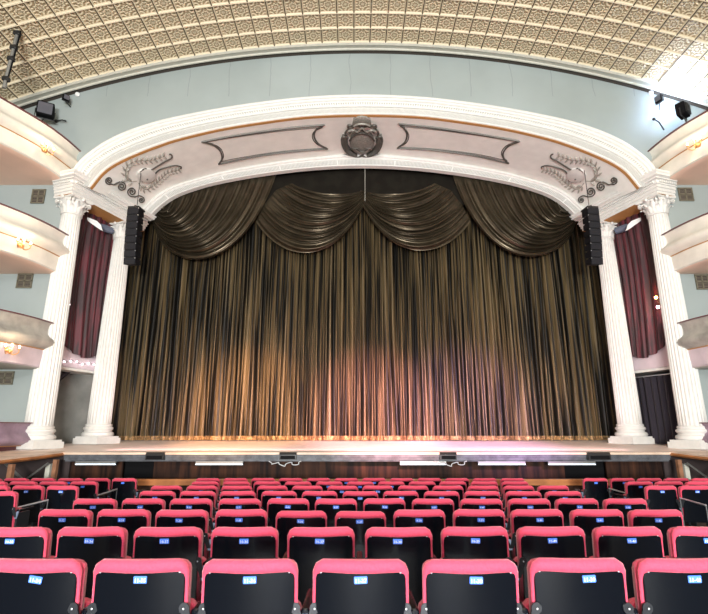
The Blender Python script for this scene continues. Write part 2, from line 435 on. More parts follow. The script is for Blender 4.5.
# ------------------------------------------------------------------ proscenium arch
arch = empty('proscenium_arch', (CX, 12.3, 8.7))
tag(arch, 'wide white elliptical plaster arch framing the closed stage curtain', 'arch')
def sweep2(A, B, prof, D):
    """strip between two curves, profile = [(t across, protrusion towards the hall)]"""
    return [[A[i].lerp(B[i], t) + Vector((0, -pr, 0)) for i in range(len(A))] for (t, pr) in prof]
fr = MB()
fr.sheet(sweep2(CO, CI, [(0, -.2), (0, .07), (.05, .11), (.11, .12), (.15, .10), (.17, .055), (.22, .05), (.24, .08), (.29, .085), (.32, .035), (.54, .02), (.56, .05), (.61, .05), (.63, -.005), (.90, -.005), (.92, .035), (.99, .035), (1, 0), (1, -.005)], DF))
fr.build('front_archivolt', M['plaster'], arch, angle=25)
egg = MB()                                         # egg-and-dart row
N1 = 250
COe = [CO[0].lerp(CO[0], 0)]
def resamp(curve, n): 
    return smooth_curve([curve[i] for i in range(0, len(curve), 4)], n)
COf = resamp(CO, N1); CIf = resamp(CI, N1)
for i in range(N1):
    a = COf[i].lerp(CIf[i], .35); b = COf[i + 1].lerp(CIf[i + 1], .35); c = (COf[i].lerp(CIf[i], .52) + COf[i + 1].lerp(CIf[i + 1], .52)) / 2
    t = (a + b) / 2; k = Vector((0, -.06, 0)); k0 = Vector((0, -.02, 0))
    m_ = a.lerp(b, .5).lerp(c, .45)
    egg.add([a + k0, b + k0, c + k0, m_ + k], [(0, 1, 3), (1, 2, 3), (2, 0, 3)])
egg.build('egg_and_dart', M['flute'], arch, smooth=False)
fl = MB()                                          # flutes on the lower band
for i in range(N1 * 2):
    q = i / (N1 * 2) * N1; i0 = int(q); u = q - i0
    def cc(t, du):
        uu = u + du; a = COf[i0].lerp(COf[min(i0 + 1, N1)], uu); b = CIf[i0].lerp(CIf[min(i0 + 1, N1)], uu); return a.lerp(b, t)
    p = [cc(.66, .04), cc(.66, .28), cc(.88, .28), cc(.88, .04)]
    k = Vector((0, -.018, 0))
    fl.add([v + Vector((0, .002, 0)) for v in p] + [v + k for v in p], [(4, 5, 6, 7), (0, 1, 5, 4), (1, 2, 6, 5), (2, 3, 7, 6), (3, 0, 4, 7)])
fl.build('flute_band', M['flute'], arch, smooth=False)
# ochre reveal, then the coffered soffit field back to the rear ring
CIr = [Vector((p.x, DR + .02, p.z)) for p in CI]
rv = MB(); rv.sheet([[p + Vector((0, -.0, 0)) for p in CI], CIr]); rv.build('ochre_reveal', M['ochre'], arch, thick=.02)
def field(s, t):
    q = min(max(s, 0), 1) * NA; i = min(int(q), NA - 1); u = q - i
    a = CIr[i].lerp(CIr[i + 1], u); b = CBO[i].lerp(CBO[i + 1], u)
    return a.lerp(b, t)
fd = MB(); fd.sheet([[field(i / NA, t / 6) for i in range(NA + 1)] for t in range(7)])
fd.build('soffit_field', M['plaster_field'], arch, angle=60)
bk = MB(); bk.sheet(sweep2(CBO, CBI, [(0, -.12), (0, .05), (.12, .09), (.28, .09), (.34, .04), (.42, .03), (.44, .0), (.88, .0), (.90, .03), (1, .03), (1, -.16)], DB))
bk.build('rear_archivolt', M['plaster'], arch, angle=25)
NB = 330; BOf = resamp(CBO, NB); BIf = resamp(CBI, NB); dn = MB()
for i in range(NB):
    a, a2 = BOf[i].lerp(BOf[i + 1], .2), BOf[i].lerp(BOf[i + 1], .75); b, b2 = BIf[i].lerp(BIf[i + 1], .2), BIf[i].lerp(BIf[i + 1], .75)
    if i % 42 == 20: continue
    p = [a.lerp(b, .50), a2.lerp(b2, .50), a2.lerp(b2, .84), a.lerp(b, .84)]; k = Vector((0, -.035, 0))
    dn.add(p + [v + k for v in p], [(4, 5, 6, 7), (0, 1, 5, 4), (1, 2, 6, 5), (2, 3, 7, 6), (3, 0, 4, 7)])
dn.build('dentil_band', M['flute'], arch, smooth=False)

GRID = []
for i in range(0, 121):
    for j in range(0, 9):
        p = field(i / 120, j / 8); GRID.append((*proj(p), i / 120, j / 8))
def on_field(px, py, off=.0):
    g = min(GRID, key=lambda q: (q[0] - px) ** 2 + (q[1] - py) ** 2); s, t = g[2], g[3]
    for _ in range(8):
        x0, y0 = proj(field(s, t)); e = 1e-3
        ds = e if s < .99 else -e
        xs_, ys_ = proj(field(s + ds, t)); xt, yt = proj(field(s, t + e))
        a, b, c, d = (xs_ - x0) / ds, (xt - x0) / e, (ys_ - y0) / ds, (yt - y0) / e
        det = a * d - b * c
        if abs(det) < 1e-6: break
        rx, ry = px - x0, py - y0
        s += max(-.02, min(.02, (d * rx - b * ry) / det)); t += max(-.3, min(.3, (a * ry - c * rx) / det))
        s = min(max(s, 0), 1)
    P = field(s, t); e = .004
    n = (field(s + e, t) - field(s - e, t)).cross(field(s, t + e) - field(s, t - e)).normalized()
    if n.z > 0: n = -n
    return P + n * off, n
def rel_tube(mb, pts, r, off=.02, n=6, sub=6):
    c = smooth_curve([Vector((x, y, 0)) for x, y in pts], max(3, sub * (len(pts) - 1))) if len(pts) > 2 else [Vector((x, y, 0)) for x, y in pts]
    P = [on_field(p.x, p.y, off)[0] for p in c]
    rr = r if not isinstance(r, (list, tuple)) else [r[0] + (r[1] - r[0]) * i / (len(P) - 1) for i in range(len(P))]
    mb.tube(P, rr, n)
def rel_plate(mb, pts, h=.05, off0=-.01, dome=0):
    c = Vector((sum(p[0] for p in pts) / len(pts), sum(p[1] for p in pts) / len(pts), 0))
    base = [on_field(x, y, off0)[0] for x, y in pts]; top = [on_field(x, y, h)[0] for x, y in pts]
    ins = [on_field(c.x + (x - c.x) * .82, c.y + (y - c.y) * .82, h * 1.35)[0] for x, y in pts]
    cc = on_field(c.x, c.y, h * 1.35 + dome)[0]; n = len(pts)
    mb.add(base + top + ins + [cc], [(i, (i + 1) % n, n + (i + 1) % n, n + i) for i in range(n)] + [(n + i, n + (i + 1) % n, 2 * n + (i + 1) % n, 2 * n + i) for i in range(n)] + [(2 * n + i, 2 * n + (i + 1) % n, 3 * n) for i in range(n)])
def z7(x, y): return 180 + x / 3.933, 60 + y / 3.933
def z8(x, y): return 350 + x / 3.371, 60 + y / 3.371
def frame_lines(z, T, R, B, Lf):
    pm = MB()
    cxp = z(*T[0])[0] / 2 + z(*T[-1])[0] / 2; cyp = z(*T[0])[1] / 2 + z(*B[0])[1] / 2
    for side in (T, R, B, Lf):
        rel_tube(pm, [z(*p) for p in side], .028, .02)
        ins = [(cxp + (x - cxp) * .965, cyp + (y - cyp) * .87) for x, y in [z(*p) for p in side]]
        rel_tube(pm, ins, .016, .012)
    return pm.build('panel_moulding', M['bronze'], arch)
o = frame_lines(z7, [(85, 320), (200, 298), (330, 278), (450, 263), (568, 253)], [(568, 253), (535, 272), (528, 300), (545, 328), (580, 348)], [(580, 348), (470, 355), (360, 368), (250, 387), (152, 408)], [(152, 408), (165, 385), (155, 352), (125, 330), (85, 320)])
o = frame_lines(z8, [(163, 213), (270, 224), (370, 238), (470, 254), (572, 272)], [(572, 272), (535, 288), (517, 312), (520, 332), (535, 347)], [(535, 347), (440, 324), (350, 310), (260, 300), (160, 295)], [(160, 295), (185, 275), (192, 250), (182, 228), (163, 213)])

# laurel and lyre reliefs, bronze scrolls
def za(x, y): return 90 + x / 6.436, 140 + y / 6.436
def spiral(cx, cy, r, turns, a0, sgn, end):
    pts = []
    for k in range(int(turns * 10) + 1):
        q = k / (turns * 10); a = a0 + sgn * 2 * PI * turns * (1 - q); pts.append((cx + r * (.12 + .88 * q) * math.cos(a), cy + r * (.12 + .88 * q) * math.sin(a)))
    return pts + end
def relief(mirror):
    def z(x, y):
        a, b = za(x, y); return ((2 * 361.3 - a) if mirror else a, b)
    sc = MB()
    for pts in (spiral(118, 258, 26, 1.8, math.radians(60), 1, [(150, 284), (172, 272), (190, 265)]),
                spiral(198, 296, 30, 1.9, math.radians(-90), 1, []),
                spiral(266, 330, 30, 1.9, math.radians(110), 1, [(285, 362), (310, 355), (330, 360)]),
                spiral(326, 383, 21, 1.6, math.radians(-70), 1, [])):
        rel_tube(sc, [z(*p) for p in pts], .019, .03, sub=2)
    sc.build('bronze_scroll', M['bronze'], arch)
    for stem, n, sz in (([(300, 262), (250, 262), (225, 225), (240, 165), (300, 132), (390, 128), (480, 98)], 9, 25), ([(310, 275), (350, 315), (400, 298), (450, 255), (500, 210), (575, 188)], 9, 22)):
        lf = MB(); pp = smooth_curve([Vector((x, y, 0)) for x, y in stem], 3 * n)
        rel_tube(lf, [z(p.x, p.y) for p in pp], .012, .012, sub=1)
        for i in range(2, 3 * n, 2):
            p = pp[i]; t = (pp[min(i + 1, 3 * n)] - pp[i - 1]).normalized()
            for sd in (-1, 1):
                d = (Quaternion((0, 0, 1), sd * .75) @ t); L_ = sz * (1 - .25 * i / (3 * n)); q = Vector((-d.y, d.x, 0))
                s0 = p + d * 2; o_ = []
                for (al, wd) in ((0, 0), (.3, .22), (.6, .26), (1, 0), (.6, -.2), (.3, -.2)):
                    v = s0 + d * al * L_ * 1.5 + q * wd * L_; o_.append(z(v.x, v.y))
                rel_plate(lf, o_, .03, -.005, .02)
        lf.build('laurel_branch', M['pale_relief'], arch)
    ly = MB()
    rel_plate(ly, [z(360 + 62 * math.cos(a), 225 + 46 * math.sin(a)) for a in [2 * PI * k / 18 for k in range(18)]], .05, -.01, .05)
    ly.build('lyre_body', M['plaster'], arch)
    la = MB()
    rel_tube(la, [z(*p) for p in ((350, 178), (390, 188), (430, 165), (480, 135), (522, 112), (524, 92), (510, 86))], .022, .03)
    rel_tube(la, [z(*p) for p in ((410, 222), (440, 190), (490, 172), (545, 160), (585, 168), (582, 180))], .022, .03)
    rel_tube(la, [z(*p) for p in ((335, 262), (315, 240), (318, 200), (345, 180))], .026, .04)
    rel_tube(la, [z(*p) for p in ((335, 262), (370, 268), (405, 255), (412, 222))], .02, .04)
    la.build('lyre_arm', M['bronze'], arch)
    pk = MB(); pc = on_field(*z(358, 234), .12)[0]; pk.ball(pc, .03, 8, 5); pk.build('lyre_boss', M['bronze'], arch)
relief(False); relief(True)

# crest at the crown of the arch
def zc(x, y): return 330 + x / 8.77, 100 + y / 8.77
sh = MB(); rel_plate(sh, [zc(280 + 108 * math.cos(a), 355 + 98 * math.sin(a)) for a in [2 * PI * k / 24 for k in range(24)]], .10, -.01, .10)
sh.build('crest_shield', M['crest'], arch)
cw = MB()
for s in (-1, 1):
    def q(x, y): return zc(280 + s * x, y)
    rel_plate(cw, [q(*p) for p in ((172, 300), (178, 340), (160, 400), (110, 450), (50, 468), (40, 455), (90, 430), (125, 385), (125, 330), (140, 300))], .13, -.01)
    rel_tube(cw, [q(*p) for p in ((120, 300), (165, 292), (178, 320), (170, 370), (145, 420), (95, 455), (40, 470), (0, 462))], .035, .12)
    rel_tube(cw, [q(*p) for p in ((140, 290), (145, 260), (120, 235), (95, 240), (105, 262))], .035, .10)
    rel_tube(cw, [q(*p) for p in ((118, 215), (125, 195), (100, 190), (70, 205), (50, 190), (20, 200))], .035, .12)
    rel_tube(cw, [q(*p) for p in ((0, 250), (45, 258), (85, 285), (110, 320))], .03, .15)
    rel_tube(cw, [q(*p) for p in ((0, 400), (25, 398), (48, 382))], .02, .20)
    rel_tube(cw, [q(*p) for p in ((0, 372), (60, 375), (110, 372))], .010, .20)
cw.build('crest_scrollwork', M['bronze'], arch)
cr = MB(); rel_plate(cr, [zc(*p) for p in ((195, 210), (205, 160), (240, 140), (280, 134), (320, 140), (355, 160), (365, 210), (320, 225), (280, 230), (240, 225))], .06, -.01, .05)
rel_tube(cr, [zc(*p) for p in ((210, 175), (245, 160), (280, 156), (315, 160), (350, 175))], .03, .20)
rel_tube(cr, [zc(*p) for p in ((160, 235), (200, 222), (240, 238), (280, 205), (320, 238), (360, 222), (400, 235))], .035, .16)
cr.build('crest_crown', M['crest'], arch)

# ------------------------------------------------------------------ entablatures over the column pairs
dv = Vector((.311, .950, 0)).normalized(); nv = Vector((.950, -.311, 0)).normalized()
EZ0, EZ1 = 6.29 + CZ, 6.88 + CZ
def entablature(s):
    def T(p): return Vector((CX + s * -p.x, p.y, p.z)) if s > 0 else Vector((CX + p.x, p.y, p.z))
    P0 = Vector((-8.27, 12.5, 0)) - dv * .34; P1 = Vector((-8.27, 12.5, 0)) + dv * 2.45
    hw = .30
    # path corners: outer end, front corner, rear corner, rear outer
    base = [P0 - nv * (hw + .05), P0 + nv * hw, P1 + nv * hw, P1 - nv * hw]
    out = [(-dv), (nv - dv), (nv + dv), (dv)]
    e = empty('entablature', T(Vector((-8.0, 13.4, EZ0))))
    side = 'left' if s < 0 else 'right'
    tag(e, 'white plaster entablature over the %s pair of columns, corner towards the hall' % side, 'entablature')
    prof = [(0, 0), (0, .08), (.025, .085), (.025, .17), (.05, .175), (.05, .25), (.08, .26), (.08, .29), (.055, .30), (.055, .38), (.13, .40), (.13, .43), (.20, .46), (.20, .52), (.23, .55), (.24, .59), (0, .60), (-.3, .60)]
    m = MB(); m.sheet([[T(b + o_ * q + Vector((0, 0, EZ0 + h))) for b, o_ in zip(base, out)] for (q, h) in prof])
    m.build('moulded_beam', M['plaster'], e, smooth=False)
    so = MB(); so.add([T(b + Vector((0, 0, EZ0 + .002))) for b in base], [(0, 1, 2, 3)]); so.build('beam_soffit', M['ochre'], e, smooth=False, thick=.01)
    d = MB(); L_ = (base[2] - base[1]).length; n = 44
    for i in range(n):
        c = base[1] + dv * (L_ * (i + .5) / n) + nv * .085 + Vector((0, 0, EZ0 + .34))
        c = T(c); ang = math.atan2(dv.x, dv.y) * (-1 if s < 0 else 1)
        d.box(c, (.06, L_ / n * .55, .06), Matrix.Rotation(ang, 3, 'Z'))
    d.build('dentil_row', M['plaster'], e, smooth=False); d = MB()
    for i in range(9):
        c = T(base[0].lerp(base[1], (i + .5) / 9) - dv * .085 + Vector((0, 0, EZ0 + .34)))
        d.box(c, (L_ / n * .55, .06, .06), Matrix.Rotation(math.atan2(dv.x, dv.y) * (-1 if s < 0 else 1), 3, 'Z'))
    d.build('dentil_row', M['plaster'], e, smooth=False)
entablature(-1); entablature(1)

# ------------------------------------------------------------------ columns
def column_meshes(H):
    R0, R1 = .318, .243; base_h = .55; cap_h = .50
    n = 24 * 6; rows = []
    z0, z1 = base_h, H - cap_h
    for k in range(13):
        q = k / 12; R = R0 + (R1 - R0) * (q ** 1.25); row = []
        for i in range(n):
            ph = (i % 6) / 6; dep = 0 if i % 6 == 0 else math.sin(PI * ph) ** .6
            if k in (0, 12): dep = 0
            r = R * (1 - .085 * dep); a = 2 * PI * i / n; row.append((r * math.cos(a), r * math.sin(a), z0 + (z1 - z0) * (q if 0 < k < 12 else (0 if k == 0 else 1)) + (.03 if k == 1 else 0) * 0))
        rows.append(row)
    sh = MB(); sh.sheet(rows, True)
    b = MB(); b.lathe([(.30, base_h + .01), (.345, base_h), (.36, base_h - .03), (.345, base_h - .06), (.35, base_h - .07), (.385, base_h - .09), (.395, base_h - .13), (.375, base_h - .16), (.35, base_h - .19), (.36, base_h - .21), (.41, base_h - .24), (.425, base_h - .29), (.41, base_h - .33), (.385, base_h - .345), (.385, .16)], n=40)
    pl = MB(); pl.box((0, 0, .08), (.86, .86, .16)); pl.box((0, 0, .18), (.78, .78, .06))
    zc0 = H - cap_h
    bell = MB(); bell.lathe([(R1, zc0 - .02), (R1 + .03, zc0), (R1 + .03, zc0 + .03), (R1 - .005, zc0 + .04), (R1, zc0 + .2), (R1 + .05, zc0 + .36), (R1 + .09, zc0 + .42), (R1 + .05, zc0 + .43)], n=32)
    lv = MB()
    for (cnt, off, h, rr, wd) in ((8, 0, .20, .0, .085), (8, .5, .33, .0, .08)):
        for k in range(cnt):
            a = 2 * PI * (k + off) / cnt; ca, sa = math.cos(a), math.sin(a); rows = []
            for (t, ro, wf) in ((0, .012, .7), (.3, .02, 1), (.6, .035, 1), (.85, .075, .8), (1, .115, .5), (.97, .14, .35), (.87, .145, .15)):
                zz = zc0 + .04 + t * h; r = R1 + ro; w_ = wd * wf
                rows.append([(ca * (r + dr_) - sa * x, sa * (r + dr_) + ca * x, zz) for x, dr_ in ((-w_, -.02), (-w_ * .5, .006), (0, .018), (w_ * .5, .006), (w_, -.02))])
            lv.sheet(rows)
    vo = MB()
    for k in range(8):
        a = PI / 4 + (k // 2) * PI / 2 + (.10 if k % 2 else -.10); ca, sa = math.cos(a), math.sin(a)
        pts = []
        for q in range(15):
            tt = q / 14
            if tt < .4: r = R1 + .02 + .12 * (tt / .4); zz = zc0 + .24 + .17 * (tt / .4)
            else:
                g = (tt - .4) / .6; rad = .052 * (1 - .75 * g); an = PI * .5 - g * 2 * PI * 1.2
                r = R1 + .155 + rad * math.cos(an); zz = zc0 + .36 + rad * math.sin(an)
            pts.append((ca * r, sa * r, zz))
        vo.tube(pts, .017, 6)
    for k in range(4):
        a = k * PI / 2; vo.ball((math.cos(a) * (R1 + .12), math.sin(a) * (R1 + .12), zc0 + .44), .05, 8, 6)
    ab = MB(); out = []
    for k in range(4):
        a0_ = PI / 4 + k * PI / 2
        for q in range(8):
            t = q / 8; P = Vector((math.cos(a0_), math.sin(a0_), 0)).lerp(Vector((math.cos(a0_ + PI / 2), math.sin(a0_ + PI / 2), 0)), t) * .50
            P *= 1 - .18 * math.sin(PI * t) * .8; out.append(P)
    n = len(out); ab.sheet([[p * (.9 if zz == 0 else 1) + Vector((0, 0, zc0 + .44 + zz)) for p in out] for zz in (0, .02, .055)], True)
    ab.f.append(tuple(range(2 * n, 3 * n))); ab.f.append(tuple(reversed(range(n))))
    return (('plinth', pl, 30), ('base_moulding', b, 40), ('shaft', sh, 35), ('capital_bell', bell, 40), ('acanthus_leaves', lv, 60), ('volutes', vo, 60), ('abacus', ab, 30))
for (x, y, lab) in ((-8.27, 12.5, 'fluted white Corinthian column at the far left, beside the stacked boxes'), (-7.68, 14.3, 'fluted white Corinthian column left of the curtain, behind the hanging speaker'),
                    (7.68, 14.3, 'fluted white Corinthian column right of the curtain, behind the hanging speaker'), (8.27, 12.5, 'fluted white Corinthian column at the far right, beside the stacked boxes')):
    zb = stage_z(y); H = EZ0 - zb
    c = empty('fluted_column', (CX + x, y, zb), math.atan2(-dv.x, dv.y) * (1 if x < 0 else -1), True)
    for nm, mb, an in column_meshes(H): mb.build(nm, M['plaster'], c, angle=an)
    tag(c, lab, 'column', 'columns flanking the stage')

# ------------------------------------------------------------------ stage
stg = MB()
xe = 6.95
stg.add([(CX - xe, 11.5, stage_z(11.5)), (CX + xe, 11.5, stage_z(11.5)), (CX + 10.6, 11.5, stage_z(11.5)), (CX + 10.6, 18, stage_z(18)), (CX - 10.6, 18, stage_z(18)), (CX - 10.6, 11.5, stage_z(11.5))], [(0, 1, 2, 3, 4, 5)])
o = stg.build('stage_floor', M['stage'], smooth=False); struct(o)
lip = MB(); lip.box((CX, 11.49, 1.285), (2 * xe, .06, .05)); struct(lip.build('trim_3', M['apron'], smooth=False))
st = empty('stage_front_strip', (CX, 11.52, 1.1)); tag(st, 'silver metal cable channel along the front edge of the stage', 'stage edge')
b = MB(); b.box((CX, 11.52, 1.225), (2 * xe, .05, .06)); b.build('upper_channel', M['silver'], st, smooth=False)
b = MB(); b.box((CX, 11.55, 1.165), (2 * xe, .05, .05)); b.box((CX, 11.60, 1.12), (2 * xe, .05, .03)); b.build('lower_channel', M['silver'], st, smooth=False)
b = MB(); b.box((CX, 11.57, 1.20), (2 * xe, .04, .02)); b.build('shadow_slot', M['black'], st, smooth=False)
def Xat(px, py, D): return at(px, py, D).x
for k, (a, b_) in enumerate(((146, 164), (279.5, 296.5), (440, 456.5), (588, 610))):
    xa, xb = Xat(a, 456, 11.4), Xat(b_, 456, 11.4); wdt = xb - xa
    e = empty('stage_monitor_box', ((xa + xb) / 2, 11.42, 1.15), 0, True)
    m = MB(); pr = [(-.06, .0), (.05, .0), (.05, .16), (-.02, .16), (-.06, .11)]
    m.sheet([[(x, y, z) for y, z in pr] for x in (-wdt / 2, wdt / 2)], True); L_ = len(m.v); m.f.append((L_ - 10, L_ - 9, L_ - 8, L_ - 7, L_ - 6)); m.f.append((L_ - 1, L_ - 2, L_ - 3, L_ - 4, L_ - 5))
    m.build('housing', M['black_metal'], e, smooth=False)
    m = MB(); m.box((0, -.066, .055), (wdt * .86, .012, .075)); m.build('grille', M['black'], e, smooth=False)
    tag(e, 'small black box on the stage edge, %s of four from the left' % ('first', 'second', 'third', 'fourth')[k], 'monitor', 'black boxes on the stage edge')
for k, (a, b_) in enumerate(((76, 116), (196, 243), (400, 446), (478, 525), (548, 595))):
    xa, xb = Xat(a, 463.5, 11.62), Xat(b_, 463.5, 11.62)
    e = empty('tube_light', ((xa + xb) / 2, 11.6, 1.04), 0, True)
    m = MB(); m.tube([(-(xb - xa) / 2, 0, 0), ((xb - xa) / 2, 0, 0)], .015, 8); m.build('tube', M['tube'], e)
    m = MB(); m.box((0, .03, .045), (xb - xa, .08, .045)); m.build('fitting', M['grey_metal'], e, smooth=False)
    tag(e, 'cool white tube light under the stage lip, %s of five from the left' % ('first', 'second', 'third', 'fourth', 'fifth')[k], 'tube light', 'tube lights under the stage lip')
# cable loops under the lip
for k, px in enumerate((284, 450)):
    c0 = at(px, 463, 11.45); pts = []
    for i in range(40):
        t = i / 39; pts.append((c0.x - .35 + .75 * t + .03 * math.sin(t * 31), 11.45 + .02 * math.cos(t * 20), c0.z + .04 - (.07 + .04 * math.sin(t * 17)) * math.sin(PI * t) ** .5))
    m = MB(); m.tube(pts, .010, 5); o = m.build('hanging_cable', M['cable'])
    tag(o, 'pale cable looped under the stage edge near the %s black box' % ('second' if k == 0 else 'third'), 'cable')
# pit wall with its dark openings
pw = MB()
ops = [(Xat(123, 470, 12.0), Xat(154, 470, 12.0)), (Xat(564, 470, 12.0), Xat(606, 470, 12.0)), (Xat(78, 470, 12.0), Xat(118, 470, 12.0))]
ops = sorted(ops[:2]); xs_ = [CX - 7.2, ops[0][0], ops[0][1], ops[1][0], ops[1][1], CX + 7.2]
for a, b_ in ((xs_[0], xs_[1]), (xs_[2], xs_[3]), (xs_[4], xs_[5])): pw.box(((a + b_) / 2, 12.0, .55), (b_ - a, .06, 1.3))
o = pw.build('trim_4', M['pit_wood'], smooth=False); struct(o)
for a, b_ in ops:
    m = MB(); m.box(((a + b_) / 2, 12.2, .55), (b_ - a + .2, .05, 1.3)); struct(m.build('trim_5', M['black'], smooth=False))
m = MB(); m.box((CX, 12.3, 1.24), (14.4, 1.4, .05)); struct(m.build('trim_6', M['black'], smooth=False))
bar = empty('pit_barrier', (CX, 10.5, .04)); tag(bar, 'low wooden barrier with varnished top rail between the front seats and stage', 'barrier')
m = MB(); m.box((CX, 10.5, .80), (10.2, .10, .05)); m.box((CX, 10.49, .74), (10.2, .05, .07)); m.build('top_rail', M['woodrail'], bar, smooth=False)
m = MB(); m.box((CX, 10.52, .38), (10.1, .04, .68)); m.build('board_panel', M['pit_wood'], bar, smooth=False)

# side platforms that run forward from the stage ends
for s in (-1, 1):
    side = 'left' if s < 0 else 'right'
    e = empty('side_platform', (CX + s * 7.2, 11.0, 0)); tag(e, 'sloping timber platform at the %s end of the stage, open underneath' % side, 'platform')
    z1 = 1.315; z0 = 1.27
    A = [(CX + s * 6.95, 11.52, z1), (CX + s * 6.98, 10.6, z1 - .03), (CX + s * 7.0, 9.6, z0), (CX + s * 7.0, 8.6, z0 - .02)]
    B = [(CX + s * 10.7, 11.52, z1), (CX + s * 10.7, 10.6, z1 - .03), (CX + s * 10.7, 9.6, z0), (CX + s * 10.7, 8.6, z0 - .02)]
    m = MB(); m.sheet([A, B]); m.build('deck', M['apron'], e, smooth=False, thick=.03)
    m = MB(); m.tube([(x, y, z - .05) for x, y, z in A], .035, 4); m.build('edge_beam', M['woodrail'], e, smooth=False)
    for (yy) in (11.35, 9.9):
        m = MB(); m.box((CX + s * 7.02, yy, .60), (.09, .09, 1.12)); m.build('post', M['beam'], e, smooth=False)
    m = MB(); m.tube([(CX + s * 7.1, 11.2, .35), (CX + s * 7.9, 10.9, 1.15)], .03, 4); m.tube([(CX + s * 7.1, 11.2, 1.1), (CX + s * 7.9, 10.9, .35)], .02, 4); m.tube([(CX + s * 7.05, 11.2, .75), (CX + s * 7.1, 9.9, .45)], .03, 4)
    m.build('cross_brace', M['grey_metal'], e, smooth=False)
    m = MB(); m.box((CX + s * 8.6, 11.9, .6), (3.2, .05, 1.2)); m.build('back_board', M['recess_dark'], e, smooth=False)
    m = MB(); m.box((CX + s * 7.22, 11.45, .62), (.10, .10, .9)); m.build('pale_upright', M['greytan'], e, smooth=False)

# ------------------------------------------------------------------ main curtain
rnd = random.Random(3)
YC = 15.70; cz0 = stage_z(YC) + .02; cz1 = 11.4
ridges = []; x = -8.2
while x < 8.3:
    wv = rnd.choice((.09, .12, .15, .19, .24)) * rnd.uniform(.85, 1.15); ridges.append((x, wv, rnd.uniform(.5, 1.0), rnd.uniform(-1, 1) ** 3)); x += wv
def curtain_y(xx, i, h):
    x0, wv, am, sl = ridges[i]; t = (xx - x0) / wv
    return am * .15 * (1 - abs(2 * t - 1) ** 1.6) * (.75 + wv * 2)
NX = 10; cols = []
for i, (x0, wv, am, sl) in enumerate(ridges):
    for k in range(NX): cols.append((x0 + wv * k / NX, i))
rows = []; NZ = 26
nz1 = [rnd.uniform(-1, 1) for _ in range(len(ridges) + 2)]
for j in range(NZ + 1):
    h = j / NZ; z = cz0 + (cz1 - cz0) * h; row = []
    for (xx, i) in cols:
        t = (xx - ridges[i][0]) / ridges[i][1]
        n = nz1[i] * (1 - t) + nz1[i + 1] * t
        dx = n * .10 * max(0, (1 - h * 2.2)) ** 1.3 + .02 * math.sin(xx * 3 + h * 5)
        dep = curtain_y(xx, i, h) * (1.0 + .35 * (1 - h)) + .05 * math.sin(xx * 1.7 + 1.3) + .03 * math.sin(xx * 4.1 + h * 2)
        row.append((CX + xx + dx, YC - dep, z))
    rows.append(row)
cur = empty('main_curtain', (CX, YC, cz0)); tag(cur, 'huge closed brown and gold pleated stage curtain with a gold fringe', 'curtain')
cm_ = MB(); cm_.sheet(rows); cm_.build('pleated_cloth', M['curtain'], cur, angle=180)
fg = MB(); frow = []
for zz, dd in ((cz0 + .135, .012), (cz0 + .12, .03), (cz0 + .07, .02), (cz0 - .0, .035)):
    frow.append([(p[0], p[1] - dd - .004 * (ix % 2), zz) for ix, p in enumerate(rows[0])])
fg.sheet(frow); fg.build('gold_fringe', M['fringe'], cur, angle=20)

# ------------------------------------------------------------------ swags
def swag(name, D, Afun, Bfun, Cfun, nfold, label, nu=170, nt=46, amp=.06, parent=None, bulge=.35, ufold=1.0):
    """folds run from A(u) through a low control C(u) to B(u); u = 0 inner, 1 outer"""
    rows = []
    for i in range(nu + 1):
        u = i / nu; a, b, c = Afun(u), Bfun(u), Cfun(u); row = []
        for k in range(nt + 1):
            t = k / nt
            x = a[0] * (1 - t) ** 3 + 3 * c[0][0] * t * (1 - t) ** 2 + 3 * c[1][0] * t * t * (1 - t) + b[0] * t ** 3
            y = a[1] * (1 - t) ** 3 + 3 * c[0][1] * t * (1 - t) ** 2 + 3 * c[1][1] * t * t * (1 - t) + b[1] * t ** 3
            ph = nfold * 2 * PI * (u ** ufold) + 1.3 * math.sin(u * 17) + .8 * math.sin(3 * t + u * 9)
            env = math.sin(PI * min(1, t * .94 + .04)) ** .8
            dep = amp * (math.sin(ph) + .35 * math.sin(2.17 * ph + 2 * t)) * env + bulge * math.sin(PI * t) * (math.sin(PI * min(1, u * .8 + .12)) ** .8)
            row.append(at(x, y, D - dep))
        rows.append(row)
    m = MB(); m.sheet(rows); o = m.build(name, M['swag'], angle=180)
    tag(o, label, 'swag', 'swags above the curtain'); return o
def lerp2(p, q, u): return (p[0] + (q[0] - p[0]) * u, p[1] + (q[1] - p[1]) * u)
def polyl(pts, u):
    n = len(pts) - 1; q = u * n; i = min(int(q), n - 1); return lerp2(pts[i], pts[i + 1], q - i)
# big side swags: gathered at the outer end, hung along the arch
def big(mir):
    f = (lambda p: (2 * 364.5 - p[0] - (3 if p[1] > 240 else 0), p[1] - (4 if p[1] > 235 else 0))) if mir else (lambda p: p)
    A = lambda u: f(polyl([(153, 202), (151, 208), (150, 215), (155, 228)], u))
    topc = [(163, 192), (185, 181), (205, 175), (225, 170), (245, 166), (262, 163), (281, 160)]
    B = lambda u: f(polyl(topc, u))
    C = lambda u: (f(lerp2((160, 215), (162, 268), u)), f(lerp2((168, 207), (243, 292), u)))
    return A, B, C
def mid(mir):
    f = (lambda p: (2 * 363.2 - p[0], p[1] - (3 if p[1] > 240 else 0))) if mir else (lambda p: p)
    A = lambda u: f(polyl([(292, 183), (276, 190), (264, 205), (256, 222)], u))
    B = lambda u: f(polyl([(366, 190), (366, 194), (365.5, 198), (365, 203)], u))
    C = lambda u: (f(lerp2((310, 194), (282, 264), u)), f(lerp2((340, 198), (336, 268), u)))
    return A, B, C
swag('curtain_swag', 15.16, *mid(False), 10, 'inner satin swag left of the centre cord, draped in shallow curves', amp=.085, bulge=.25)
swag('curtain_swag', 15.16, *mid(True), 10, 'inner satin swag right of the centre cord, draped in shallow curves', amp=.085, bulge=.25)
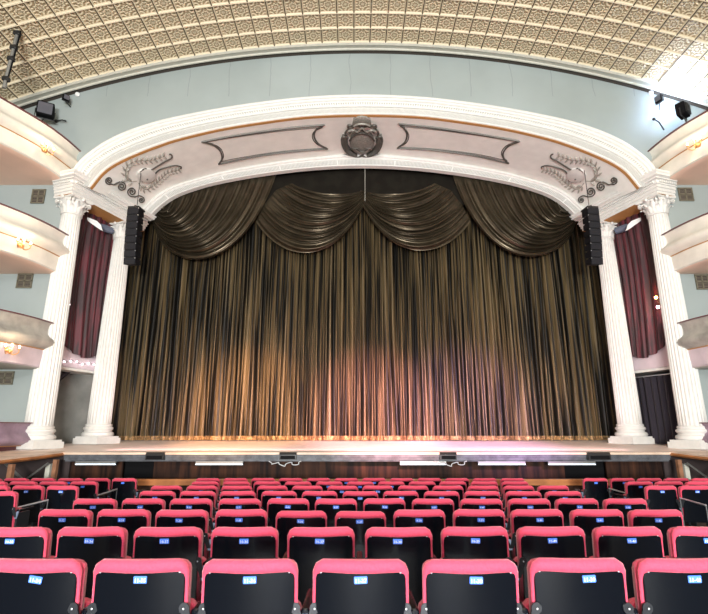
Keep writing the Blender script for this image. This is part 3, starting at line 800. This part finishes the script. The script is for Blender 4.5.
swag('curtain_swag', 15.04, *big(False), 13, 'large outer satin swag at the left, gathered beside the left speaker', amp=.095, bulge=.30)
swag('curtain_swag', 15.04, *big(True), 13, 'large outer satin swag at the right, gathered beside the right speaker', amp=.095, bulge=.30)
fc = MB(); rows = []
for j in range(5):
    rows.append([at(262 + 206 * i / 60, 158 + 47 * j / 4, 15.24 - .012 * math.sin(i * .9)) for i in range(61)])
fc.sheet(rows); o = fc.build('pelmet_cloth', M['flatcloth'], angle=180); tag(o, 'flat dark cloth between the arch crown and the two inner swags', 'cloth')
m = MB(); m.tube([at(365, 160, 15.0), at(365, 201, 15.0)], .012, 6); o = m.build('centre_cord', M['pale_relief']); tag(o, 'thin pale cord hanging at the centre between the inner swags', 'cord')

# ------------------------------------------------------------------ side recesses between the columns
for s in (-1, 1):
    side = 'left' if s < 0 else 'right'
    def Q(off, along, z):
        p = Vector((-8.27, 12.5, 0)) + dv * along - nv * off
        return Vector((CX - s * -1 * p.x * 1, p.y, z)) if False else Vector((CX + (p.x if s < 0 else -p.x), p.y, z))
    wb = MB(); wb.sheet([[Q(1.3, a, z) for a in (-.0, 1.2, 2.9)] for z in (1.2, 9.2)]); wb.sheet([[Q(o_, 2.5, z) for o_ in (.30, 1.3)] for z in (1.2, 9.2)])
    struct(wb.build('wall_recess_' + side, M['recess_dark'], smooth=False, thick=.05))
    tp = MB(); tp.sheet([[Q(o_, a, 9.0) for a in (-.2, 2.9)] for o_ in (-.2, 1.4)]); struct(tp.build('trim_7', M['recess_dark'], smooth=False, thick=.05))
    # lower wall / parapet
    pb = empty('stage_box', Q(.4, 1.0, 3.3)); tag(pb, 'lilac fronted box between the two %s columns, below the red drape' % side, 'theatre box')
    m = MB(); m.sheet([[Q(.36, a, z) for a in [0.1 + 2.3 * i / 8 for i in range(9)]] for z in (3.50, 4.20)]); m.build('parapet', M['box_lilac'], pb, thick=.08, smooth=False)
    m = MB(); m.sheet([[Q(o_, a, 3.45) for a in (0.0, 2.45)] for o_ in (.26, 1.3)]); m.build('floor_ledge', M['plaster'], pb, thick=.07, smooth=False)
    if s < 0:
        m = MB(); m.sheet([[Q(.75 + .25 * math.sin(a * 1.3), a, z) for a in [0 + 2.4 * i / 12 for i in range(13)]] for z in (1.38, 3.42)])
        o = m.build('curved_screen', M['recess'], angle=60); tag(o, 'grey curved wall panel between the two left columns below the lilac box', 'wall panel')
        m = MB(); rows = []
        for j in range(9):
            q = j / 8; rows.append([Q(.42, .1 + (1.0 * (1 - q) ** 1.5) * i / 30 + .0, 3.38 - 1.3 * q) + Vector((0, -.03 * math.sin(i * 1.3), 0)) for i in range(31)])
        m.sheet(rows); o = m.build('tied_drape', M['black_cloth'], angle=180); tag(o, 'small dark drape drawn aside under the lilac box, left of the stage', 'drape')
    else:
        m = MB(); m.sheet([[Q(.40 + .05 * math.sin(i * .75) + .02 * math.sin(i * .31), .05 + 2.3 * i / 90, z) for i in range(91)] for z in (1.42, 2.0, 2.8, 3.28)])
        o = m.build('black_curtain', M['black_cloth'], angle=180); tag(o, 'long black curtain between the two right columns below the lilac box', 'curtain')
        m = MB(); m.tube([Q(.34, .05, 3.30), Q(.34, 2.4, 3.30)], .015, 6); o = m.build('curtain_rod', M['steel']); tag(o, 'thin metal rod holding the black curtain by the right columns', 'rod')
    # red drape
    m = MB(); rows = []
    for j in range(25):
        q = j / 24; row = []
        for i in range(101):
            a = i / 100
            zb = 4.28 - .42 * math.sin(PI * min(1, a * 1.05)) ** 1.2 + (.5 * max(0, .25 - a) * 4 if True else 0) * .5 - .1 * a
            z = 8.75 + (zb - 8.75) * q
            al = .10 + 2.25 * a - .15 * math.sin(PI * q) * (1 - a) + .12 * q * math.sin(5 * a)
            off = .24 + .05 * math.sin(a * 62 + 1.6 * q * math.sin(9 * a)) * (.6 + .5 * q) + .03 * math.sin(a * 23 + 2 * q)
            row.append(Q(off, al, z))
        rows.append(row)
    m.sheet(rows); o = m.build('red_drape', M['drape_red'], angle=180)
    tag(o, 'crimson velvet drape hanging between the two %s columns' % side, 'drape', 'crimson drapes beside the stage')
    # ragged white cloth and duct under the beam
    e = empty('folded_cloth_lamp', Q(.1, 1.0, 8.0)); tag(e, 'crumpled white cloth over a dark duct, under the %s entablature' % side, 'cloth')
    P = (lambda x, y, d: at(x, y, d)) if s < 0 else (lambda x, y, d: at(728.5 - x, y, d))
    m = MB(); m.sheet([[P(x, y, 13.3) for x, y in r] for r in ([(87, 217), (92, 219), (97, 221), (101, 225)], [(88, 221), (93, 224), (98, 227), (102, 229)], [(92, 224), (95, 226), (99, 229), (103, 231)])]); m.build('white_cloth', M['white_cloth'], e, thick=.03, smooth=False)
    m = MB(); m.tube([P(84, 219, 13.45), P(95, 225, 13.6), P(104, 228, 13.8), P(113, 231, 14.0)], [.05, .09, .12, .10], 8); m.build('duct', M['duct'], e)

sl = empty('string_lights', (CX - 8.0, 13.0, 3.6)); tag(sl, 'string of small white bulbs along the left lilac box', 'string lights')
def QL(off, along, z):
    p = Vector((-8.27, 12.5, 0)) + dv * along - nv * off; return Vector((CX + p.x, p.y, z))
pts = [QL(.29, .3 + 2.0 * i / 20, 3.66 + .03 * math.sin(i * 1.1)) for i in range(21)]
m = MB(); m.tube(pts, .006, 5); m.build('wire', M['black'], sl)
for i in range(0, 21, 2):
    m = MB(); m.ball(pts[i] + nv * .015, .022, 8, 6); m.build('bulb', M['bulb_white'], sl)
for (px, py, mt, cc, lb) in ((656, 297.5, 'bulb_orange', (1, .45, .12), 'glowing orange lamp beside the right crimson drape'), (658, 307, 'bulb_pink', (1, .5, .6), 'glowing pink lamp beside the right crimson drape, below the orange one')):
    P = at(px, py, 12.98); e = empty('globe_lamp', P, 0, True)
    m = MB(); m.ball((0, 0, 0), .042, 10, 8); m.build('globe', M[mt], e)
    m = MB(); m.tube([(0, .03, 0), (.05, .12, 0)], .02, 8); m.build('holder', M['black_metal'], e)
    lamp('globe_glow', 'POINT', P + Vector((-.05, -.08, 0)), 9, cc, size=.04)
    tag(e, lb, 'lamp')
for (px, py) in ((69, 304.5), (65.5, 327.5)):
    P = at(px, py, 13.05); e = empty('globe_lamp', P, 0, True)
    m = MB(); m.ball((0, 0, 0), .026, 10, 8); m.build('globe', M['bulb_white'], e)
    m = MB(); m.tube([(0, .02, 0), (-.03, .08, 0)], .012, 8); m.build('holder', M['black_metal'], e)
    tag(e, ('upper' if py < 320 else 'lower') + ' of two tiny white lamps beside the left crimson drape', 'lamp')

# ------------------------------------------------------------------ side boxes (balconies)
PLAN = [(-8.02, 12.42), (-8.04, 12.1), (-8.10, 11.6), (-8.24, 11.05), (-8.46, 10.5), (-8.68, 10.0), (-8.82, 9.3), (-8.85, 8.4), (-8.85, 7.2)]
def balcony(s, zt, k, mats, label, dx=0, prof=None):
    c = smooth_curve([Vector((x + dx, y, 0)) for x, y in PLAN], 44); N_ = len(c)
    nr = []
    for i in range(N_):
        t = (c[min(i + 1, N_ - 1)] - c[max(i - 1, 0)]).normalized(); n = Vector((-t.y, t.x, 0)) 
        if n.x < 0: n = -n
        nr.append(n)
    def T(p): return Vector((CX + (p.x if s < 0 else -p.x), p.y, p.z))
    def strip(pr): 
        m = MB(); m.sheet([[T(c[i] + nr[i] * e + Vector((0, 0, zt + z * k))) for i in range(N_)] for e, z in pr]); return m
    e = empty('box_balcony', T(Vector((-8.5, 11.0, zt - 1)))); tag(e, label, 'balcony', 'curved boxes on the side walls')
    strip([(-.28, -.02), (-.28, .012), (-.02, .016), (.015, .005), (.015, -.018), (-.02, -.022), (-.28, -.022)]).build('padded_rail', M['rail_red'], e)
    strip([(-.03, -.02), (-.06, -.08), (-.09, -.18), (-.08, -.28), (-.03, -.36), (.05, -.42), (.08, -.49), (.06, -.56), (-.02, -.62), (-.10, -.66), (-.13, -.68)]).build('bombe_front', M[mats[0]], e, angle=70)
    strip([(-.11, -.665), (-.10, -.68), (-.13, -.69)]).build('gilt_line', M['ochre'], e)
    if len(mats) > 2:
        strip([(-.13, -.68), (-.12, -.74), (-.13, -.95), (-.16, -1.05), (-.15, -1.09), (-.18, -1.12), (-.22, -1.12)]).build('lower_fascia', M[mats[1]], e, angle=50)
        strip([(-.19, -1.12), (-.24, -1.14), (-.4, -1.14), (-2.2, -1.14)]).build('soffit', M[mats[2]], e, angle=50)
    strip([(-.25, 0), (-.25, -.9)]).build('inner_lining', M['rail_red'], e)
    return T
tiers = ((7.80, .95, ('box_cream', 'box_cream', 'salmon'), 'top'), (5.14, .95, ('box_cream', 'box_cream', 'salmon'), 'middle'), (2.66, 1.05, ('box_grey', 'box_lilac', 'box_grey'), 'lower'))
for s in (-1, 1):
    side = 'left' if s < 0 else 'right'
    for zt, k, mt, nm in tiers:
        balcony(s, zt + CZ, k, mt, '%s curved box on the %s wall with a dark red rail' % (nm, side), dx=-.22 if nm == 'top' else -.12)
    balcony(s, .125 + CZ, .80, ('box_mauve', 'box_mauve'), 'stage level mauve box front beside the %s columns' % side, dx=-.20)
    for zt in (7.80, 5.14, 2.66):
        pass

def sconce(px, py, D, label, power=16, twin=True):
    P = at(px, py, D); e = empty('wall_sconce', P, 0, True); s = -1 if px < 354 else 1
    m = MB(); m.lathe([(.0, -.02), (.06, -.02), (.07, 0), (.05, .02), (.02, .035)], (0, 0, 0), 12, rot=Matrix.Rotation(-s * PI / 2, 3, 'Y')); m.build('backplate', M['gold'], e)
    arm = MB(); arm.ball((-s * .05, 0, -.03), .05, 10, 7)
    tips = [(-s * .16, -.12, .02), (-s * .17, .12, .02), (-s * .06, -.18, .01)]
    for (x, y, z) in tips: arm.tube(smooth_curve([(-s * .02, 0, -.03), (x * .5, y * .5, -.10), (x, y * .95, -.05), (x, y, z)], 12), .011, 6)
    arm.tube(smooth_curve([(-s * .03, 0, -.02), (-s * .05, 0, .08), (-s * .09, 0, .14), (-s * .06, 0, .18)], 10), .012, 6)
    arm.build('curled_arm', M['gold'], e)
    for (x, y, z) in tips:
        m = MB(); m.lathe([(.012, 0), (.03, .01), (.034, .03), (.02, .035)], (x, y, z), 10); m.build('candle_cup', M['gold'], e)
        m = MB(); m.ball((x, y, z + .075), .020, 8, 7, (1, 1, 1.9)); m.build('candle_bulb', M['bulb'], e)
    tag(e, label, 'sconce', 'gilt sconces on the boxes')
    lamp('sconce_glow', 'POINT', P + Vector((-s * .28, -.12, .08)), power, (1, .74, .48), size=.06)
def bx(px, py):                      # depth where the fascia of the plan curve is met
    best = None
    c = smooth_curve([Vector((x - .10, y, 0)) for x, y in PLAN], 60)
    for p in c:
        q = at(px, py, p.y); xx = CX - p.x if px > 354 else CX + p.x
        d = abs(q.x - xx)
        if best is None or d < best[0]: best = (d, p.y)
    return best[1]
for (px, py, lab) in ((44, 150, 'gilt three-armed sconce on the top left box'), (20, 245, 'gilt three-armed sconce on the middle left box'), (8, 350, 'gilt three-armed sconce on the lower left box'), (698, 145, 'gilt three-armed sconce on the top right box'), (703, 348, 'gilt three-armed sconce on the lower right box')):
    if px == 703: continue
    sconce(px, py, bx(px, py), lab)

# wall vents
for (px, py, wpx, hpx, lab) in ((38.5, 196.5, 12, 13, 'upper left wall grille above the middle box'), (25, 281, 14, 13, 'middle left wall grille below the middle box'), (5, 378, 16, 12, 'lower left wall grille below the lower box'),
                          (685.5, 194.5, 13, 12, 'upper right wall grille above the middle box'), (702, 282, 12, 14, 'middle right wall grille below the middle box')):
    P = at(px, py, 12.40); W_ = at(px + wpx / 2, py, 12.4).x - at(px - wpx / 2, py, 12.4).x; H_ = at(px, py - hpx / 2, 12.4).z - at(px, py + hpx / 2, 12.4).z
    e = empty('wall_grille', P, 0, True); m = MB(); m.box((0, .005, 0), (W_, .02, H_)); m.build('backing', M['recess_dark'], e, smooth=False)
    m = MB()
    for z_ in (-H_ / 2, 0, H_ / 2): m.box((0, -.015, z_), (W_ + .04, .03, .035))
    for x_ in (-W_ / 2, 0, W_ / 2): m.box((x_, -.015, 0), (.035, .03, H_))
    m.build('frame', M['vent'], e, smooth=False)
    m = MB()
    for i in range(9): m.box((0, -.006, -H_ / 2 + H_ * (i + .5) / 9), (W_, .012, .014))
    m.build('louvre', M['vent'], e, smooth=False)
    tag(e, 'small brass ' + lab, 'grille', 'brass grilles on the front wall')

# ------------------------------------------------------------------ line array speakers
def soffit_z(x, y):
    t = (y - DR) / (DB - DR); a = interp_z(CIr, x); b = interp_z(CBO, x); return a + (b - a) * t - .01
def line_array(s):
    D = 13.15; c0 = at(136.5, 210, D); X = c0.x if s < 0 else at(589.5, 210, D).x
    top = c0.z; e = empty('line_array_speaker', (X, D, top), -s * -.10, True)
    n = 8; W_ = .36; h = .213; tilt = 0; y = 0; z = 0
    m = MB(); m.box((0, 0, .02), (.34, .36, .05)); m.box((0, .0, .07), (.05, .2, .08)); m.build('flying_frame', M['black_metal'], e, smooth=False)
    for k in range(n):
        tilt = math.radians(1 + 1.3 * k * .8); R_ = Matrix.Rotation(tilt, 3, 'X')
        cpos = Vector((0, y, z)) + R_ @ Vector((0, 0, -h / 2)); bmb = MB()
        a, bb = h / 2 - .004, h / 2 - .03
        P = [Vector((sx * W_ / 2 * (1 if yy < 0 else .82), yy, sz * (a if yy < 0 else bb))) for yy in (-.17, .17) for sx in (-1, 1) for sz in (-1, 1)]
        bmb.add([R_ @ p + cpos for p in P], [(0, 1, 3, 2), (4, 6, 7, 5), (0, 4, 5, 1), (2, 3, 7, 6), (0, 2, 6, 4), (1, 5, 7, 3)])
        cab = bmb.build('cabinet', M['speaker'], e, smooth=False)
        g = MB(); g.box(cpos + R_ @ Vector((0, -.176, 0)), (W_ * .94, .012, h * .86), R_); go = g.build('grille', M['speaker_grille'], cab, smooth=False)
        rg = MB()
        for sx in (-1, 1): rg.box(cpos + R_ @ Vector((sx * (W_ / 2 - .005), -.185, h * .36)), (.018, .02, .024), R_)
        ro = rg.build('rigging_pin', M['steel'], cab, smooth=False)
        go.location = (0, 0, 0); ro.location = (0, 0, 0)
        st_ = R_ @ Vector((0, 0, -h)); y += st_.y; z += st_.z
    m = MB(); m.tube([(0, 0, .08), (0, .0, soffit_z(X, D) - top)], .010, 6); m.build('hanging_cable', M['black_metal'], e)
    tag(e, 'black curved line array speaker hanging in front of the %s inner column' % ('left' if s < 0 else 'right'), 'speaker', 'line array speakers')
line_array(-1); line_array(1)

# ------------------------------------------------------------------ theatre lanterns on the upper boxes
def flood(px, py, D, sz, yaw, label, bracket):
    P = at(px, py, D); e = empty('stage_flood_lamp', P, yaw, True)
    m = MB(); m.rbox((0, 0, 0), (sz, sz * .62, sz), sz * .08); m.build('housing', M['black'], e)
    m = MB()
    for k in range(5): m.box((-sz * .36 + sz * .18 * k, sz * .34, 0), (.018, .06, sz * .8))
    m.build('cooling_fin', M['black_metal'], e, smooth=False)
    m = MB(); m.box((0, -sz * .315, 0), (sz * .84, .012, sz * .8)); m.build('lens_glass', M['glass'], e, smooth=False)
    m = MB(); m.tube([(-sz * .56, 0, .0), (-sz * .56, 0, -sz * .62), (sz * .56, 0, -sz * .62), (sz * .56, 0, 0)], .016, 6); m.tube([(0, 0, -sz * .62), tuple(bracket)], .018, 6); m.build('yoke', M['black_metal'], e)
    tag(e, label, 'lamp'); return P
P1 = flood(45.5, 110.5, 11.9, .42, .5, 'square black floodlight above the top left box', (-.3, .1, -.95))
P2 = flood(682.5, 110.5, 11.4, .36, -2.5, 'black floodlight above the top right box, shining at the wall', (.1, .1, -.6))
P3 = flood(66, 98, 12.1, .17, .9, 'small black spotlight on a wall arm near the top left box', (.3, .3, -.05))
P4 = flood(659, 99, 12.0, .20, -1.2, 'slim black spotlight on a wall arm near the top right box', (-.3, .4, -.05))
lamp('floodlight_beam', 'SPOT', P2 + Vector((.12, .30, .22)), 260, (.72, .84, 1), (9.6, 11.6, 11.7), .10, angle=120, blend=.8)
lamp('floodlight_spill', 'POINT', at(673, 101, 11.95), 70, (.55, .72, 1), size=.12)
for (a, b_, c_, lab) in (((56, 121), (62, 120), (66, 121), 'bent wall bracket below the left floodlight'), ((654, 119), (659, 122), (664, 130), 'bent wall bracket below the right spotlight')):
    m = MB(); m.tube([at(*a, 12.38), at(*b_, 12.2), at(*c_, 12.3)], .02, 6); m.ball(at(*a, 12.36), .05, 8, 6); o = m.build('wall_bracket', M['black_metal']); tag(o, lab, 'bracket')
for s, (px, py) in ((-1, (78, 95)), (1, (650.5, 93.5))):
    m = MB(); P = at(px, py, 12.40); m.lathe([(.0, 0), (.06, 0), (.075, .03), (.05, .07), (0, .08)], P, 12, rot=Matrix.Rotation(PI / 2, 3, 'X')); o = m.build('wall_socket', M['white_cloth']); tag(o, 'small round white fitting high on the front wall, %s' % ('left' if s < 0 else 'right'), 'fitting')
# lighting boom hanging from the vault at upper left
def vault_hit(px, py):
    lo, hi = 6.0, 12.2
    for _ in range(40):
        mid_ = (lo + hi) / 2; p = at(px, py, mid_)
        if p.z < vault_z(p.x): lo = mid_
        else: hi = mid_
    return at(px, py, lo)
T0 = vault_hit(18, 31); B0 = at(4, 88, 10.05)
e = empty('lighting_boom', T0); tag(e, 'grey metal pole hanging from the tiled ceiling at upper left', 'pole')
m = MB(); m.tube([T0, B0], .045, 8); m.build('pole', M['grey_metal'], e)
m = MB(); m.tube([T0 + Vector((.07, 0, 0)), T0.lerp(B0, .5) + Vector((.06, 0, 0)), B0 + Vector((.02, 0, 0))], .02, 6); m.build('cable', M['black'], e)
for q in (.05, .3, .5, .85):
    m = MB(); c = T0.lerp(B0, q); m.rbox(c, (.15, .12, .11), .02); m.build('clamp', M['black_metal'], e)

# ------------------------------------------------------------------ seats
def seat_meshes():
    lean = math.radians(4)
    def L(x, y, z): # lean about z=.42
        dz = z - .42; return (x, y - math.sin(lean) * dz, .42 + math.cos(lean) * dz)
    H = .868
    # cushion: body and padded roll round the edge
    cu = MB(); body = []
    for (y, ins) in ((-.005, .012), (.02, 0), (.06, .004), (.078, .03)):
        row = []
        hx, z0_, z1_, r = .222 - ins, .40 + ins, H - .012 - ins, .045
        for (cx_, cz_, a0_) in ((hx - r, z1_ - r, 0), (-hx + r, z1_ - r, 90), (-hx + r, z0_ + r, 180), (hx - r, z0_ + r, 270)):
            for k in range(4):
                a = math.radians(a0_ + 30 * k); x = cx_ + r * math.cos(a)
                row.append(L(x, y - .025 * (1 - (x / .22) ** 2), cz_ + r * math.sin(a)))
        body.append(row)
    cu.sheet(body, True); n = 16; cu.f.append(tuple(range(n))); cu.f.append(tuple(reversed(range(3 * n, 4 * n))))
    path = []; rad = []
    def yb(x): return -.025 * (1 - (x / .22) ** 2) - .004
    for (x, z, r) in ((-.217, .665, .009), (-.217, .72, .009), (-.216, .77, .010), (-.210, .808, .018), (-.196, .828, .026), (-.176, .838, .030), (-.12, .8385, .0305), (-.06, .837, .031), (0, .8365, .031), (.06, .837, .031), (.12, .8385, .0305), (.176, .838, .030), (.196, .828, .026), (.210, .808, .018), (.216, .77, .010), (.217, .72, .009), (.217, .665, .009)):
        path.append(L(x, yb(x), z)); rad.append(r)
    cu.tube(path, rad, 10)
    # glossy panel, bent round a vertical axis, corners rounded
    pa = MB(); rows = []
    for (dy, ins) in ((.004, 0), (-.012, 0), (-.014, .004)):
        row = []
        hx, z0_, z1_, r = .211 - ins, .36 + ins, .832 - ins, .03
        pts = []
        for (cx_, cz_, a0_) in ((hx - r, z1_ - r, 0), (-hx + r, z1_ - r, 90), (-hx + r, z0_ + r, 180), (hx - r, z0_ + r, 270)):
            for k in range(5):
                a = math.radians(a0_ + 22.5 * k); pts.append((cx_ + r * math.cos(a), cz_ + r * math.sin(a)))
        full = []
        for i in range(len(pts)):
            p, q = pts[i], pts[(i + 1) % len(pts)]
            full.append(p)
            if abs(q[0] - p[0]) > .1:
                for k in range(1, 8): full.append((p[0] + (q[0] - p[0]) * k / 8, p[1] + (q[1] - p[1]) * k / 8))
        rows.append([L(x, yb(x) + dy, z) for x, z in full])
    pa.sheet(rows, True)
    # face as bent strips
    xs_ = [-.207 + .414 * i / 24 for i in range(25)]
    def ze(x, top):
        e = max(0, abs(x) - .181); c = .026 - math.sqrt(max(0, .026 ** 2 - e ** 2)); return (.828 - c) if top else (.364 + c)
    pa.sheet([[L(x, yb(x) - .0142, ze(x, False) + (ze(x, True) - ze(x, False)) * q) for x in xs_] for q in (0, .2, .4, .6, .8, 1)])
    return L, yb, cu, pa
L_, yb_, cu_, pa_ = seat_meshes()
me_c = cu_.mesh('back_cushion', True, 60); me_c.materials.append(M['seat_red'])
me_p = pa_.mesh('back_panel', True, 35); me_p.materials.append(M['seat_black'])
sq = MB()
for row_ in (0,):
    rows = []
    for (y, ins) in ((.085, .02), (.10, 0), (.155, 0), (.17, .02)):
        row = []; hx, z0_, z1_, r = .228 - ins, .36 + ins, .645 - ins, .05
        for (cx_, cz_, a0_) in ((hx - r, z1_ - r, 0), (-hx + r, z1_ - r, 90), (-hx + r, z0_ + r, 180), (hx - r, z0_ + r, 270)):
            for k in range(4):
                a = math.radians(a0_ + 30 * k); row.append((cx_ + r * math.cos(a), y - .10 * (cz_ + r * math.sin(a) - .5), cz_ + r * math.sin(a)))
        rows.append(row)
    sq.sheet(rows, True); sq.f.append(tuple(range(16))); sq.f.append(tuple(reversed(range(48, 64))))
me_s = sq.mesh('tip_up_seat', True, 60); me_s.materials.append(M['seat_red'])
def m_bracket(s):
    b = MB(); c = Vector(L_(s * .212, -.008, .655)); c.y -= .012
    b.lathe([(0, -.012), (.020, -.012), (.024, -.004), (.024, .006), (0, .006)], c, 14, rot=Matrix.Rotation(PI / 2, 3, 'X'))
    b.add([c + Vector(v) for v in ((-.02, -.003, .0), (.02, -.003, 0), (s * .036 - .016, -.003, -.10), (s * .036 + .016, -.003, -.10), (-.02, .006, .0), (.02, .006, 0), (s * .036 - .016, .006, -.10), (s * .036 + .016, .006, -.10))], [(0, 1, 3, 2), (4, 6, 7, 5), (0, 4, 5, 1), (2, 3, 7, 6), (0, 2, 6, 4), (1, 5, 7, 3)])
    me = b.mesh('hinge_bracket', True, 40); me.materials.append(M['seat_metal']); return me
def m_screw(c, r=.007):
    b = MB(); b.lathe([(0, -.006), (r * .7, -.005), (r, -.001), (r, .004), (0, .004)], (0, 0, 0), 10, rot=Matrix.Rotation(-PI / 2 + PI, 3, 'X') if False else Matrix.Rotation(-PI / 2, 3, 'X'))
    return b
b = MB(); b.ball((0, 0, 0), .0052, 10, 7, (1, .5, 1)); me_screw = b.mesh('screw'); me_screw.materials.append(M['steel'])
me_br = {s: m_bracket(s) for s in (-1, 1)}
b = MB()                                                      # end standard with foot
b.box((-.26, .10, .30), (.022, .24, .60)); b.box((-.26, .10, .012), (.05, .34, .024))
me_std = b.mesh('side_standard', False); me_std.materials.append(M['seat_metal'])
b = MB(); b.rbox((-.26, .14, .625), (.042, .30, .035), .014); me_arm = b.mesh('armrest'); me_arm.materials.append(M['seat_black'])
b = MB(); b.box((-.26, -.022, .578), (.030, .012, .085), Matrix.Rotation(-.35, 3, 'X')); me_cap = b.mesh('metal_end_plate', False); me_cap.materials.append(M['seat_cap'])
b = MB(); b.rbox((0, 0, 0), (.062, .004, .032), .004); me_plate = b.mesh('number_plate'); me_plate.materials.append(M['plate_blue'])

def text_mesh(body, size):
    cd = bpy.data.curves.new('t', 'FONT'); cd.body = body; cd.size = size; cd.align_x = 'CENTER'; cd.align_y = 'CENTER'; cd.resolution_u = 1; cd.offset = size * .012
    o = bpy.data.objects.new('t', cd); COL.objects.link(o)
    dg = bpy.context.evaluated_depsgraph_get(); me = bpy.data.meshes.new_from_object(o.evaluated_get(dg)); bpy.data.objects.remove(o); 
    me.materials.clear(); me.materials.append(M['plate_white']); return me

ORD = ['first', 'second', 'third', 'fourth', 'fifth', 'sixth', 'seventh', 'eighth', 'ninth', 'tenth', 'eleventh', 'twelfth', 'thirteenth', 'fourteenth', 'fifteenth']
RN = ['nearest', 'second nearest', 'third nearest', 'fourth nearest', 'middle fifth', 'sixth', 'seventh', 'farthest eighth']
RN = ['nearest row', 'second row', 'third row', 'fourth row', 'fifth row', 'sixth row', 'seventh row', 'eighth, farthest row']
rs = random.Random(11)
def link(name, me, parent, loc=(0, 0, 0), rot=(0, 0, 0)):
    o = bpy.data.objects.new(name, me); COL.objects.link(o); o.parent = parent; o.location = loc; o.rotation_euler = rot; return o
lean = math.radians(4)
def make_seat(row, x, y, num, label, drop=0, last=False):
    z = floor_z(y) + .001
    e = empty('theatre_seat', (x, y, z), rs.uniform(-.012, .012), True)
    detail = row < 5
    tilt = rs.uniform(-.012, .012) + drop
    roll = rs.uniform(-.006, .006)
    pc = link('back_cushion', me_c, e, (0, 0, -abs(drop) * .3), (tilt, roll, 0)); pp = link('back_panel', me_p, e, (0, 0, -abs(drop) * .3), (tilt, roll, 0))
    link('tip_up_seat', me_s, e)
    for s in (-1, 1):
        bo = link('hinge_bracket', me_br[s], e)
        if detail:
            c = Vector(L_(s * .212, -.008, .655)); link('screw', me_screw, bo, (c.x, c.y - .026, c.z))
            c = Vector(L_(s * .186, yb_(.186) - .016, .812)); link('screw', me_screw, pp, c)
    link('side_standard', me_std, e); link('armrest', me_arm, e); link('metal_end_plate', me_cap, e)
    if last:
        for nm, me_ in (('side_standard', me_std), ('armrest', me_arm), ('metal_end_plate', me_cap)): link(nm, me_, e, (.516, 0, 0))
    if num is not None:
        px_ = rs.uniform(-.012, .008) if row else {-3: .034, -2: .012, -1: .006, 0: 0, 1: .018, 2: .036, 3: .014}.get(round((x - .03) / .52), 0); c = Vector(L_(px_, yb_(px_) - .0175, .784)); rr = rs.uniform(-.05, .05)
        if row == 0 and x < -1.4: rr = .13
        pl = link('number_plate', me_plate, pp, c, (lean, rr, 0))
        if row < 6:
            link('seat_number', num, pl, (0, -.0026, -.003), (PI / 2, 0, 0))
        b_ = None
    tag(e, label, 'theatre seat', 'red and black theatre seats'); return e
def numtext(row, n):
    key = (row, n)
    if key not in NT: NT[key] = text_mesh('%d-%d' % (11 - row, n), .024)
    return NT[key]
NT = {}
rows_def = []
for r in range(8):
    y = 2.545 + .993 * r; zc_ = y / 1.05
    xc = .03 + .012 * r; n = 11 if r % 2 == 0 else 12
    centre = [xc + (i - (n - 1) / 2) * .516 for i in range(n)]
    le = -4.05 if r % 2 else -4.27; re = 4.27 if r % 2 else 4.52
    left = [le - .23 - .505 * i for i in range(9)]; right = [re + .23 + .505 * i for i in range(9)]
    def vis(x):
        a = proj((x - .20, y, floor_z(y) + .85))[0]; b_ = proj((x + .20, y, floor_z(y) + .85))[0]
        return b_ > 1 and a < 707
    C_ = [x for x in centre if vis(x)]; Lx = sorted(x for x in left if vis(x)); Rx = sorted(x for x in right if vis(x))
    if r == 4: Rx = [x for x in Rx if True]
    for i, x in enumerate(C_):
        num = numtext(r, 37 + round((x - .03) / .52)) if r < 6 else text_mesh('8', .01) if False else numtext(5, 37)
        drop = 0
        if r == 2:
            p = proj((x, y, floor_z(y) + .85))[0]
            if 280 < p < 380: drop = -.07
        if r == 2 and 390 > p > 330: drop = -.09
        make_seat(r, x, y, num, 'red and black theatre seat, %s from the left in the centre block, %s' % (ORD[i], RN[r]), drop, last=(i == len(C_) - 1))
    for blk, nm in ((Lx, 'left'), (Rx, 'right')):
        for i, x in enumerate(blk):
            j = (len(blk) - 1 - i) if nm == 'left' else i
            make_seat(r, x, y, numtext(5, 30), 'red and black seat, %s from the aisle in the %s side block, %s' % (ORD[j], nm, RN[r]), 0, last=(i == len(blk) - 1))

# aisle hand rails beside the side blocks
for (a, b_, lab) in ((((48, 500), 7.3), ((-2, 512.5), 6.6), 'left side block, nearer one'), (((117, 489), 9.1), ((95, 496.5), 8.5), 'left side block, farther one'),
                     (((680, 498), 7.3), ((706, 505.5), 6.7), 'right side block, nearer one'), (((609, 488.5), 9.1), ((636, 496), 8.5), 'right side block, farther one')):
    A = at(*a[0], a[1]); B = at(*b_[0], b_[1])
    e = empty('aisle_rail', (A.x, A.y, floor_z(A.y))); tag(e, 'thin metal hand rail among the seats of the ' + lab, 'hand rail', 'thin hand rails')
    m = MB(); m.tube([A, B], .012, 6); m.build('bar', M['steel'], e)
    for P in (A, B):
        m = MB(); m.tube([P, (P.x, P.y, floor_z(P.y))], .010, 6); m.build('upright', M['black_metal'], e)
